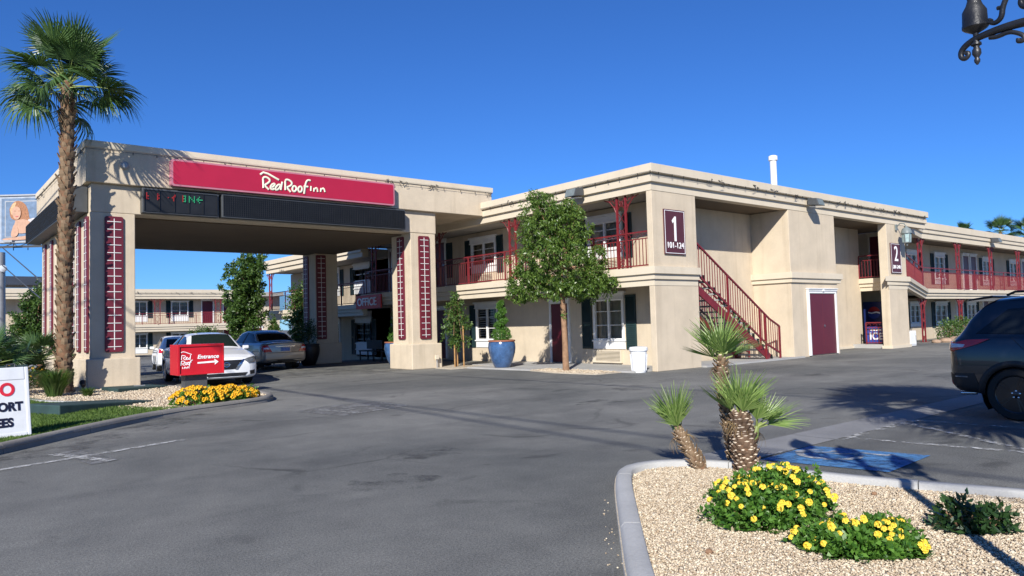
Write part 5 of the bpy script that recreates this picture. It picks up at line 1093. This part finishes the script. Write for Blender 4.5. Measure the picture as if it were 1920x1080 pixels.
# ---------------------------------------------------------------- billboard, pole, guy wires, power line
bb = thing('billboard', 'tall billboard with a portrait of a long haired woman rising behind the canopy', 'billboard', (16, 99, -.5)); A_, B_ = Vector((5.6, 70.5)), Vector((17.4, 60.9)); dB = (B_-A_).normalized(); A_ *= 1.45; B_ *= 1.45; nB = Vector((-dB.y, dB.x))*-1
if nB.dot(-A_) < 0: nB = -nB
fb = lambda u, n, z: (A_.x+(dB.x*u+nB.x*n)*1.45, A_.y+(dB.y*u+nB.y*n)*1.45, 1.5+(z-1.5)*1.45); LB = (B_-A_).length/1.45; zs_ = lambda u: 0
put('panel', MB().fbox(fb, 0, LB, -.5, 0, 8.9, 12.75).mesh('poster_grey'), bb); b = MB()
for a, c, d, e in ((0, .14, 8.9, 12.75), (LB-.14, LB, 8.9, 12.75), (.14, LB-.14, 8.9, 9.02), (.14, LB-.14, 12.63, 12.75)): b.fbox(fb, a, c, .0, .12, d, e)
put('frame', b.mesh('grey_metal'), bb); po = put('poster', MB().fbox(fb, .16, LB-.16, .002, .02, 9.03, 12.62).mesh('poster_grey'), bb)
pf = MB(); pf.fbox(fb, .35, 4.6, .021, .05, 9.15, 12.45); put('painted_frame', pf.mesh('poster_blue'), po); put('painted_frame', MB().fbox(fb, .62, 4.4, .051, .06, 9.35, 12.25).mesh('grey_metal'), po); put('painted_backdrop', MB().fbox(fb, .70, 4.32, .061, .068, 9.42, 12.17).mesh('poster_blue'), po)
def flat(name, pts, d, m): put(name, MB().prism(smooth_path(pts+[pts[0]], 2)[:-1], d, d+.012, fr=fb).mesh(m), po)
flat('hair', [(1.0, 11.6), (1.3, 12.15), (1.75, 12.28), (2.25, 12.0), (2.5, 11.4), (2.55, 10.8), (2.9, 10.5), (2.3, 10.25), (1.9, 10.5), (1.4, 10.7), (1.05, 10.9)], .07, 'hair'); flat('hair', [(1.05, 11.5), (1.2, 12.0), (1.6, 12.18), (1.4, 11.7), (1.2, 11.0)], .084, 'hair_light')
flat('dress', [(2.5, 10.75), (3.1, 10.9), (3.6, 10.6), (3.65, 10.0), (2.6, 9.9), (2.3, 10.2)], .084, 'dress'); flat('torso', [(1.5, 10.7), (2.2, 10.8), (2.75, 10.5), (2.6, 9.7), (1.7, 9.6), (1.3, 10.0)], .097, 'skin')
flat('arm', [(2.7, 10.3), (3.35, 10.2), (3.2, 9.5), (3.0, 9.15), (.5, 9.1), (.45, 9.28), (2.3, 9.4), (2.65, 9.6)], .110, 'skin'); flat('arm', [(1.35, 10.3), (1.7, 10.2), (1.75, 9.5), (1.3, 9.3), (1.1, 9.5)], .1235, 'skin')
flat('face', [(1.22, 11.4), (1.35, 11.75), (1.65, 11.8), (1.92, 11.6), (1.95, 11.1), (1.75, 10.75), (1.5, 10.72), (1.3, 11.0)], .137, 'skin'); flat('mouth', [(1.48, 11.0), (1.62, 11.03), (1.8, 11.0), (1.62, 10.92)], .150, 'lip')
for u in (1.38, 1.70): flat('eye', [(u, 11.42), (u+.09, 11.46), (u+.18, 11.42), (u+.09, 11.39)], .150, 'hair')
b = MB(); b.fbox(fb, -.3, LB+.3, .15, 1.1, 8.50, 8.56)
for i in range(14): u = .2+i*(LB-.4)/13; b.bar(fb(u, 0, 8.9), fb(u, 1.1, 8.52), .07); b.bar(fb(u, .1, 8.3), fb(u, .1, 8.9), .08)
b.bar(fb(-.3, 1.1, 8.42), fb(LB+.3, 1.1, 8.42), .10); put('catwalk', b.mesh('dark_grey'), bb)
for u in (2.2, 6.5, 10.8): l = MB(); l.bar(fb(u, 1.1, 8.6), fb(u, 1.9, 8.75), .06); l.fbox(fb, u-.35, u+.35, 1.75, 2.1, 8.72, 8.88); put('lamp', l.mesh('grey_metal'), bb)
put('column', MB().lathe([(.6, 0), (.6, 12.5)], 16, (18.0, 94.6, -.5)).mesh('grey_metal', 50), bb)
t = thing('utility_pole', 'pale grey steel pole at the left edge of the view', 'pole', (3.33, 40, -.4)); put('pole', MB().lathe([(.24, 0), (.20, 5.7)], 12, (3.28, 40, -.4)).mesh('grey_metal', 50), t); put('meter', MB().lathe([(.16, 0), (.16, .12), (.1, .16)], 12, (3.36, 39.75, 4.55), M=Matrix.Rotation(rad(90), 4, 'X')).mesh('lamp_clear', 40), t)
tag(put('guy_wire', MB().tube([(3.32, 39.9, 5.55), (3.9, 30.9, 3.3)], .022, 6).mesh('dark_grey')), 'upper grey guy wire slanting from the left pole to the rear pillar', 'wire'); tag(put('guy_wire', MB().tube([(3.32, 39.9, 4.75), (3.72, 30.9, 2.85)], .022, 6).mesh('dark_grey')), 'lower grey guy wire slanting from the left pole to the rear pillar', 'wire')
# the street's power line runs behind the camera; its wires throw the thin shadows over the drive
k = 9/-SUN.z; ox, oy = SUN.x*k, SUN.y*k
pl = thing('power_line', 'overhead power line whose wires shade the driveway in thin lines', 'power line', (7-ox, -30, 0))
for xo, x1, h_ in ((6.6, 7.3, 9), (7.5, 7.05, 9), (12.9, 12.2, 9)):
    a = Vector((xo-ox, 4-oy, h_)); c = Vector((x1-ox, 20-oy, h_)); d = (c-a)/16; put('wire', MB().tube([a-d*45, a, c, c+d*60], .026, 5).mesh('wire_black'), pl)
for yy in (-38, 62): put('pole', MB().lathe([(.16, 0), (.11, 9.8)], 10, (-6.0, yy, 0)).mesh('bark'), pl); put('crossarm', MB().box(-7.4, .9, yy-.06, yy+.06, 8.85, 8.97).mesh('bark'), pl)
# ---------------------------------------------------------------- cars
def car_body(T, L):
    """surface lofted from station tables: s, z bottom, z belt, z top, half width, half width at the top edge"""
    T = np.array(T); n = 150; s = np.linspace(0, 1, n); s = s+.0*s
    s = .5-.5*np.cos(PI*s)*(1-.0); s = .55*s+.45*np.linspace(0, 1, n); Q = [np.interp(s, T[:, 0], T[:, k]) for k in range(1, 6)]
    for _ in range(3): Q = [np.concatenate([q[:1], (q[:-2]+2*q[1:-1]+q[2:])/4, q[-1:]]) for q in Q]
    rows = []
    for i in range(n):
        zb, zl, zt, w_, wt = (q[i] for q in Q); x = s[i]*L-L/2; zc = zb+.42*(zl-zb)
        c = [(0, zb), (w_*.80, zb), (w_*.955, zb+.05), (w_*.985, zb+.2*(zl-zb)), (w_, zc), (w_*.992, zl-.22*(zl-zb)), (w_*.95, zl-.012), (w_*.925, zl+.02*(zt-zl)), (wt+.055*(w_-wt), zt-.16*(zt-zl)-.02), (wt*.93, zt-.035), (wt*.6, zt-.008), (0, zt)]
        c = [Vector(p) for p in c]
        for _ in range(2):
            q = [c[0]]
            for a, b in zip(c[:-1], c[1:]): q += [a*.75+b*.25, a*.25+b*.75]
            c = q+[c[-1]]
        rows.append([(x, p.x, p.y) for p in c])
    return rows
class Car:
    def __init__(s, name, label, cat, loc, rz, T, L, paint, wheels, wr, arch_m=None, rim='rim_silver', group=None, arch_w=.025, spokes=5, track=None):
        s.t = thing(name, label, cat, loc, rz, group); s.L = L; rows = car_body(T, L); m = len(rows[0]); V = []; F = []
        W = max(t[4] for t in T); s.W = W
        for r in rows: V += [(x, y, z) for x, y, z in r]+[(x, -y, z) for x, y, z in r]
        k = 2*m
        for i in range(len(rows)-1):
            for j in range(m-1):
                a, b, c, d = i*k+j, i*k+j+1, (i+1)*k+j+1, (i+1)*k+j; F += [(a, d, c, b), (a+m, b+m, c+m, d+m)]
        for i, fl in ((0, 1), (len(rows)-1, 0)):
            for j in range(m-1): f = (i*k+j, i*k+j+1, i*k+m+j+1, i*k+m+j); F.append(f if fl else f[::-1])
        s.bvh = BVHTree.FromPolygons([Vector(v) for v in V], F)
        ra = wr+.055
        def cut(f):
            c = sum((Vector(V[i]) for i in f), Vector())/4
            return any((c.x-wx)**2+(c.z-wr)**2 < ra*ra and abs(c.y) > W*.62 for wx in wheels)
        F2 = [f for f in F if not cut(f)]; b = MB(); b.v = V; b.f = F2; b.mi = [0]*len(F2)
        me = b.mesh(paint, 0); bm = bmesh.new(); bm.from_mesh(me); bmesh.ops.remove_doubles(bm, verts=bm.verts, dist=.0005); bmesh.ops.recalc_face_normals(bm, faces=bm.faces); bm.to_mesh(me); bm.free()
        me.polygons.foreach_set('use_smooth', [True]*len(me.polygons)); me.set_sharp_from_angle(angle=rad(35)); put('body', me, s.t, local=True)
        well = MB()
        for wx in wheels:
            for sg in (1, -1):
                # arch lip and wheel well
                pts = []
                for a in np.linspace(rad(-28), rad(208), 30):
                    p = Vector((wx+ra*math.cos(a), sg*3, wr+ra*math.sin(a))); h = s.bvh.ray_cast(p, Vector((0, -sg, 0)))[0]
                    if h: pts.append(h+Vector((0, sg*.002, 0)))
                if len(pts) > 3: put('wheel_arch', MB().tube(pts, arch_w, 6, flat=Vector((0, 1, 0))).mesh(arch_m or paint, 60), s.t, local=True)
                MM = Matrix.Translation((wx, 0, wr)) @ Matrix.Rotation(rad(90), 4, 'X'); y0 = sg*W*.60
                n = 22; vs = [(wx+ra*1.03*math.cos(2*PI*i/n), y, wr+ra*1.03*math.sin(2*PI*i/n)) for y in (y0, sg*(W*.93)) for i in range(n)]
                well.add(vs, [(i, (i+1) % n, n+(i+1) % n, n+i) for i in range(n) if math.sin(2*PI*(i+.5)/n) > -.45]+[tuple(range(n))])
        put('wheel_well', well.mesh('plastic_black'), s.t, local=True)
        wm = None
        for wx in wheels:
            for sg in (1, -1):
                M = Matrix.Translation((wx, sg*(W-.015), wr)) @ Matrix.Rotation(rad(-90 if sg > 0 else 90), 4, 'X')
                if wm is None:
                    wd = .215; tyre = MB().lathe([(wr*.66, -wd), (wr*.9, -wd), (wr*.985, -wd+.03), (wr, -wd*.5), (wr*.985, -.03), (wr*.93, -.004), (wr*.74, .0), (wr*.70, -.012), (wr*.70, -wd*.5)], 36).mesh('tyre', 40)
                    rr = wr*.70; b = MB(); b.lathe([(rr, -.015), (rr, -.005), (rr*.95, -.012), (rr*.93, -.06), (rr*.93, -.12)], 32); b.lathe([(rr*.9, -.10), (rr*.2, -.10)], 24, mi=1); b.lathe([(rr*.26, -.07), (rr*.24, -.018), (rr*.12, -.008)], 16)
                    for q in range(spokes):
                        a = 2*PI*q/spokes
                        for da in (-.11, .11):
                            c1 = (rr*.18*math.cos(a+da*1.2), rr*.18*math.sin(a+da*1.2), -.03); c2 = (rr*.94*math.cos(a+da), rr*.94*math.sin(a+da), -.022); b.bar(c1, c2, rr*.085, .03)
                    for q in range(5): a = 2*PI*q/5+.3; b.lathe([(.012, -.02), (.012, -.002), (.006, .0)], 6, (rr*.19*math.cos(a), rr*.19*math.sin(a), -.002), 2)
                    wm = (tyre, b.mesh([rim, 'plastic_black', 'chrome'], 40))
                w_ = put('wheel', wm[0], s.t, M, local=True); w_.name = 'wheel'; put('rim', wm[1], w_, local=True)
    def patch(s, name, poly, axis, m, off=.006, rings=5, parent=None, label=None, smooth=True, dens=.07):
        """panel lying on the body: a polygon projected along an axis; axis 'L','R' (x,z), 'F','B' (y,z), 'T' (x,y)"""
        P = [Vector(p) for p in poly]; pts = []
        for i in range(len(P)):
            a, b = P[i], P[(i+1) % len(P)]; k = max(1, int((b-a).length/dens)); pts += [a.lerp(b, j/k) for j in range(k)]
        c = sum(P, Vector((0, 0)))/len(P); n = len(pts)
        D = {'L': (0, -1, 0), 'R': (0, 1, 0), 'F': (-1, 0, 0), 'B': (1, 0, 0), 'T': (0, 0, -1)}[axis]; D = Vector(D)
        def hit(q):
            o = {'L': (q.x, 3, q.y), 'R': (q.x, -3, q.y), 'F': (9, q.x, q.y), 'B': (-9, q.x, q.y), 'T': (q.x, q.y, 4)}[axis]; o = Vector(o); h, nn, _, _ = s.bvh.ray_cast(o, D)
            if h is None:
                h, nn, _, _ = s.bvh.find_nearest(o+D*(8 if axis in 'FB' else 2.2))
            if nn.dot(D) > 0: nn = -nn
            return h+(nn*.6-D*.4).normalized()*off
        vs = []
        for r in range(rings): vs += [hit(c.lerp(p, 1-r/rings)) for p in pts]
        vs.append(hit(c)); fs = [(r*n+i, r*n+(i+1) % n, (r+1)*n+(i+1) % n, (r+1)*n+i) for r in range(rings-1) for i in range(n)]+[((rings-1)*n+i, (rings-1)*n+(i+1) % n, rings*n) for i in range(n)]
        b0 = len(vs); vs += [v+D*(off+.012) for v in vs[:n]]; fs += [(i, (i+1) % n, b0+(i+1) % n, b0+i) for i in range(n)]
        me = MB().add(vs, fs).mesh(m, 30); return put(name, me, parent or s.t, local=True, label=label) if not parent else put(name, me, parent, WM[s.t.name])
    def both(s, name, poly, m, **k):
        for a in 'LR': s.patch(name, poly, a, m, **k)
    def mirror(s, x, z, m, y=None):
        for sg in (1, -1):
            b = MB(); y0 = sg*(s.W*.93); b.add([(x-.05, y0, z-.06), (x+.07, y0, z-.05), (x+.07, y0, z+.05), (x-.05, y0, z+.07), (x-.04, y0+sg*.2, z-.05), (x+.05, y0+sg*.17, z-.03), (x+.05, y0+sg*.17, z+.05), (x-.04, y0+sg*.2, z+.07)], BOXF); put('wing_mirror', b.mesh(m), s.t, bevel=.025, local=True)
    def handle(s, x, z, m):
        for a, sg in (('L', 1), ('R', -1)):
            h = s.bvh.ray_cast(Vector((x, sg*3, z)), Vector((0, -sg, 0)))[0]
            if h: put('door_handle', MB().box(x-.09, x+.09, min(h.y, h.y+sg*.035), max(h.y, h.y+sg*.035), z-.014, z+.014).mesh(m), s.t, bevel=.01, local=True)
    def seam(s, pts, axis='both', r=.006, m='plastic_black'):
        for sg in ((1, -1) if axis == 'both' else ()):
            q = [s.bvh.ray_cast(Vector((x, sg*3, z)), Vector((0, -sg, 0)))[0] for x, z in pts]; q = [p for p in q if p]
            if len(q) > 1: put('panel_gap', MB().tube(q, r, 4, cap=False).mesh(m), s.t, local=True)
def dense(pts, k=6): return [tuple(Vector(a).lerp(Vector(b), i/k)) for a, b in zip(pts[:-1], pts[1:]) for i in range(k)]+[pts[-1]]
SED = [(0, .36, .90, .95, .66, .60), (.012, .30, .94, 1.0, .76, .66), (.05, .25, .97, 1.04, .87, .71), (.14, .22, .97, 1.07, .915, .72), (.19, .21, .97, 1.09, .925, .71), (.30, .2, .955, 1.37, .925, .60), (.40, .2, .95, 1.455, .925, .575), (.50, .2, .945, 1.47, .925, .58), (.60, .2, .94, 1.42, .925, .59), (.74, .2, .93, 1.03, .925, .70), (.80, .2, .90, .985, .92, .75), (.92, .2, .80, .86, .90, .72), (.97, .2, .72, .77, .82, .64), (.99, .22, .66, .70, .70, .52), (1, .25, .62, .65, .60, .44)]
A = Car('parked_car', 'white sedan facing out of the canopy behind the red entrance sign', 'car', (6.93, 22.75, 0), rad(-90-5), SED, 4.87, 'car_white', (-1.42, 1.38), .33)
W = A.W
A.both('side_window', [(-1.72, 1.02), (-1.20, 1.30), (-.55, 1.385), (.20, 1.36), (.55, 1.25), (.98, 1.0)], 'car_glass'); A.both('window_pillar', [(-.36, 1.0), (-.40, 1.385), (-.30, 1.39), (-.24, 1.0)], 'plastic_black', off=.011)
A.patch('windscreen', [(1.10, -.64), (.46, -.50), (.46, .50), (1.10, .64)], 'T', 'windscreen_glass', rings=6); A.patch('rear_window', [(-1.52, -.60), (-.86, -.49), (-.86, .49), (-1.52, .60)], 'T', 'car_glass')
A.patch('grille', [(-.50, .70), (.50, .70), (.36, .60), (.26, .46), (-.26, .46), (-.36, .60)], 'F', 'led_black', off=.012); A.patch('lower_grille', [(-.55, .36), (.55, .36), (.48, .27), (-.48, .27)], 'F', 'plastic_black', off=.012)
for sg in (1, -1):
    A.patch('grille_chrome', [(sg*.50, .71), (sg*.44, .71), (sg*.31, .58), (sg*.22, .45), (sg*.28, .44), (sg*.38, .58)], 'F', 'chrome', off=.018)
    A.patch('headlight', [(sg*.46, .70), (sg*.58, .60), (sg*.76, .62), (sg*.86, .76), (sg*.80, .78), (sg*.60, .74)], 'F', 'headlamp', off=.014); A.patch('fog_light', [(sg*.60, .40), (sg*.76, .42), (sg*.76, .31), (sg*.62, .30)], 'F', 'plastic_black', off=.012)
    A.patch('taillight', [(sg*.50, .86), (sg*.84, .88), (sg*.86, .74), (sg*.55, .74)], 'B', 'tail_red', off=.012)
b = MB(); b.tube([(2.445, .075*math.cos(t), .585+.06*math.sin(t)) for t in np.linspace(0, 2*PI, 18)], .011, 6, cap=False); b.box(2.437, 2.455, -.105, .105, .572, .598); put('badge', b.mesh('chrome'), A.t, local=True)
A.mirror(.72, 1.0, 'car_white'); A.handle(-.95, .88, 'car_white'); A.handle(.0, .87, 'car_white'); A.seam(dense([(-.30, 1.0), (-.28, .6), (-.30, .32)])); A.seam(dense([(.95, .98), (.92, .6), (.85, .32)])); A.seam(dense([(-1.1, 1.0), (-1.05, .72)]))
CAM = [(0, .36, .86, .98, .74, .64), (.012, .30, .92, 1.02, .82, .70), (.05, .26, .96, 1.04, .885, .74), (.14, .22, .97, 1.06, .90, .74), (.18, .21, .97, 1.09, .90, .72), (.29, .2, .96, 1.38, .90, .62), (.38, .2, .95, 1.48, .90, .59), (.50, .2, .945, 1.50, .90, .585), (.60, .2, .94, 1.44, .90, .59), (.74, .2, .93, 1.05, .90, .68), (.80, .2, .90, 1.0, .90, .73), (.93, .2, .78, .86, .87, .70), (.98, .22, .68, .74, .76, .58), (1, .25, .60, .64, .62, .48)]
C = Car('parked_car', 'gold sedan seen from behind driving in under the canopy', 'car', (10.88, 28.85, 0), rad(90), CAM, 4.80, 'car_gold', (-1.38, 1.36), .32)
C.both('side_window', [(-1.62, 1.03), (-1.15, 1.31), (-.5, 1.40), (.20, 1.38), (.55, 1.26), (1.0, 1.0)], 'car_glass'); C.both('window_pillar', [(-.34, 1.0), (-.38, 1.40), (-.28, 1.405), (-.22, 1.0)], 'plastic_black', off=.011)
C.patch('rear_window', [(-1.54, -.64), (-.84, -.53), (-.84, .53), (-1.54, .64)], 'T', 'car_glass', rings=6); C.patch('windscreen', [(1.12, -.62), (.46, -.50), (.46, .50), (1.12, .62)], 'T', 'windscreen_glass')
for sg in (1, -1):
    t_ = C.patch('taillight', [(sg*.50, .68), (sg*.80, .68), (sg*.84, .80), (sg*.80, .92), (sg*.66, .93), (sg*.60, .84)], 'B', 'tail_red', off=.016); C.patch('reverse_lamp', [(sg*.60, .78), (sg*.78, .79), (sg*.79, .84), (sg*.63, .845)], 'B', 'lamp_clear', off=.022, parent=t_)
    C.patch('headlight', [(sg*.42, .70), (sg*.78, .72), (sg*.80, .60), (sg*.5, .58)], 'F', 'headlamp', off=.014)
C.patch('license_plate', [(-.17, .83), (.17, .83), (.17, .70), (-.17, .70)], 'B', 'plate_blue', off=.02, smooth=False); C.patch('trunk_trim', [(-.36, .89), (.36, .89), (.36, .86), (-.36, .86)], 'B', 'chrome', off=.016)
C.patch('bumper_gap', [(-.80, .655), (.80, .655), (.80, .64), (-.80, .64)], 'B', 'plastic_black', off=.008); C.patch('lower_valance', [(-.66, .40), (.66, .40), (.60, .30), (-.60, .30)], 'B', 'plastic_black', off=.008)
C.mirror(.70, 1.02, 'car_gold'); C.handle(-.95, .89, 'car_gold'); C.handle(.0, .88, 'car_gold'); C.seam(dense([(-.28, 1.0), (-.26, .6), (-.28, .32)])); put('exhaust', MB().tube([(-2.2, -.5, .27), (-2.38, -.5, .26)], .03, 8).mesh('grey_metal'), C.t, local=True)
HAT = [(0, .40, 1.0, 1.06, .70, .60), (.015, .32, 1.02, 1.16, .84, .68), (.05, .28, 1.03, 1.40, .89, .64), (.11, .26, 1.02, 1.55, .90, .62), (.2, .25, 1.01, 1.60, .90, .60), (.5, .25, .99, 1.60, .90, .60), (.62, .25, .98, 1.48, .90, .62), (.76, .25, .97, 1.06, .90, .72), (.93, .25, .84, .92, .87, .72), (.98, .27, .74, .80, .77, .6), (1, .3, .66, .7, .62, .5)]
def hatch(label, loc, rz):
    H = Car('parked_car', label, 'car', loc, rz, HAT, 4.45, 'car_white', (-1.30, 1.32), .34)
    H.both('side_window', [(-1.85, 1.08), (-1.6, 1.42), (-.6, 1.52), (.25, 1.48), (.6, 1.32), (.98, 1.05)], 'car_glass'); H.both('window_pillar', [(-.40, 1.05), (-.42, 1.51), (-.30, 1.52), (-.26, 1.05)], 'plastic_black', off=.011)
    H.patch('rear_window', [(-.56, 1.10), (.56, 1.10), (.50, 1.46), (-.50, 1.46)], 'B', 'car_glass', rings=6); H.patch('windscreen', [(1.15, -.64), (.5, -.52), (.5, .52), (1.15, .64)], 'T', 'windscreen_glass')
    for sg in (1, -1): H.patch('taillight', [(sg*.66, .86), (sg*.84, .86), (sg*.82, 1.06), (sg*.70, 1.04)], 'B', 'tail_red', off=.014); H.patch('headlight', [(sg*.45, .76), (sg*.8, .8), (sg*.8, .66), (sg*.5, .64)], 'F', 'headlamp', off=.014)
    H.patch('lower_bumper', [(-.7, .46), (.7, .46), (.62, .36), (-.62, .36)], 'B', 'plastic_black', off=.008); H.mirror(.72, 1.05, 'car_white'); H.handle(-.9, .92, 'car_white'); H.handle(.0, .91, 'car_white'); return H
hatch('white hatchback parked beyond the white sedan', (9.75, 36.6, gz(0, 36.6)), rad(80)); hatch('white car almost hidden by plants at the far left', (4.35, 41.0, gz(0, 41)), rad(30))
SUV = [(0, .46, 1.02, 1.10, .72, .60), (.010, .40, 1.05, 1.14, .83, .66), (.03, .35, 1.09, 1.20, .90, .68), (.055, .33, 1.11, 1.40, .918, .66), (.09, .32, 1.12, 1.58, .92, .635), (.12, .31, 1.12, 1.66, .92, .62), (.2, .30, 1.11, 1.69, .92, .61), (.45, .29, 1.08, 1.695, .92, .61), (.56, .29, 1.06, 1.64, .92, .62), (.74, .29, 1.05, 1.14, .92, .74), (.80, .29, 1.02, 1.11, .92, .78), (.93, .29, .93, 1.0, .90, .76), (.985, .30, .80, .86, .80, .64), (1, .34, .70, .74, .64, .5)]
S = Car('parked_suv', 'black SUV with black alloy wheels parked at the right edge', 'car', (12.36, 1.96, 0), rad(-90), SUV, 4.52, 'car_black', (-1.42, 1.27), .355, 'plastic_black', 'rim_black', arch_w=.045, spokes=5)
S.both('side_window', [(-1.88, 1.17), (-1.52, 1.50), (-.7, 1.56), (.2, 1.54), (.55, 1.42), (1.05, 1.12)], 'car_glass'); S.both('window_pillar', [(-.48, 1.12), (-.52, 1.57), (-.40, 1.57), (-.36, 1.12)], 'plastic_black', off=.011); S.both('window_pillar', [(-1.30, 1.14), (-1.20, 1.54), (-1.12, 1.55), (-1.2, 1.14)], 'plastic_black', off=.011)
S.patch('rear_window', [(-.58, 1.20), (.58, 1.20), (.50, 1.54), (-.50, 1.54)], 'B', 'car_glass', rings=6); S.patch('windscreen', [(1.15, -.66), (.5, -.52), (.5, .52), (1.15, .66)], 'T', 'windscreen_glass')
for sg, ax in ((1, 'L'), (-1, 'R')):
    t_ = S.patch('taillight', [(-2.20, 1.02), (-1.98, 1.085), (-1.70, 1.095), (-1.86, 1.02), (-2.06, .955), (-2.21, .92)], ax, 'tail_red', off=.018); S.patch('reverse_lamp', [(-2.20, 1.035), (-2.0, 1.02), (-2.02, .985), (-2.20, .97)], ax, 'lamp_clear', off=.024, parent=t_)
    S.patch('taillight', [(sg*.60, 1.06), (sg*.86, 1.04), (sg*.86, .92), (sg*.62, .96)], 'B', 'tail_red', off=.016); S.patch('reflector', [(sg*.60, .50), (sg*.80, .51), (sg*.80, .46), (sg*.60, .45)], 'B', 'tail_red', off=.014)
    S.patch('bumper_cladding', [(-2.24, .62), (-1.90, .62), (-1.82, .36), (-2.20, .38)], ax, 'plastic_black', off=.010); S.patch('sill_cladding', [(-.95, .46), (.80, .46), (.80, .33), (-.95, .33)], ax, 'plastic_black', off=.010)
    S.patch('headlight', [(sg*.42, .86), (sg*.82, .90), (sg*.84, .78), (sg*.45, .74)], 'F', 'headlamp', off=.014)
    S.patch('marker_reflector', [(-2.14, .585), (-1.98, .585), (-1.98, .565), (-2.14, .565)], ax, 'headlamp', off=.02)
S.patch('rear_cladding', [(-.78, .58), (.78, .58), (.70, .40), (-.70, .40)], 'B', 'plastic_black', off=.010); S.patch('license_plate', [(-.16, .92), (.16, .92), (.16, .80), (-.16, .80)], 'B', 'white_plastic', off=.014)
sp_ = MB(); sp_.add([(-2.02, -.60, 1.655), (-2.02, .60, 1.655), (-1.72, .60, 1.70), (-1.72, -.60, 1.70), (-2.06, -.58, 1.625), (-2.06, .58, 1.625), (-1.74, .58, 1.66), (-1.74, -.58, 1.66)], BOXF); put('spoiler', sp_.mesh('car_black'), S.t, bevel=.02, local=True)
for sg in (1, -1): put('roof_rail', MB().tube([(-1.55, sg*.58, 1.69), (-1.45, sg*.585, 1.735), (.1, sg*.585, 1.74), (.25, sg*.58, 1.69)], .017, 6).mesh('plastic_black'), S.t, local=True); put('exhaust', MB().tube([(-2.0, sg*.55, .32), (-2.20, sg*.55, .31)], .026, 10).mesh('chrome', 60), S.t, local=True)
put('antenna', MB().tube([(-1.15, .0, 1.69), (-1.45, 0, 2.02)], [.008, .003], 5).mesh('plastic_black'), S.t, local=True)
S.mirror(.80, 1.15, 'car_black'); S.handle(-1.05, 1.0, 'car_black'); S.handle(.1, .98, 'car_black'); S.seam(dense([(-.42, 1.1), (-.40, .7), (-.44, .4)])); S.seam(dense([(-1.45, 1.12), (-1.2, .85), (-.98, .62)])); S.seam(dense([(.95, 1.08), (.92, .7), (.85, .4)]))
for o in bpy.data.objects:
    if o.type == 'MESH' and not o.data.materials: print('no material', o.name)
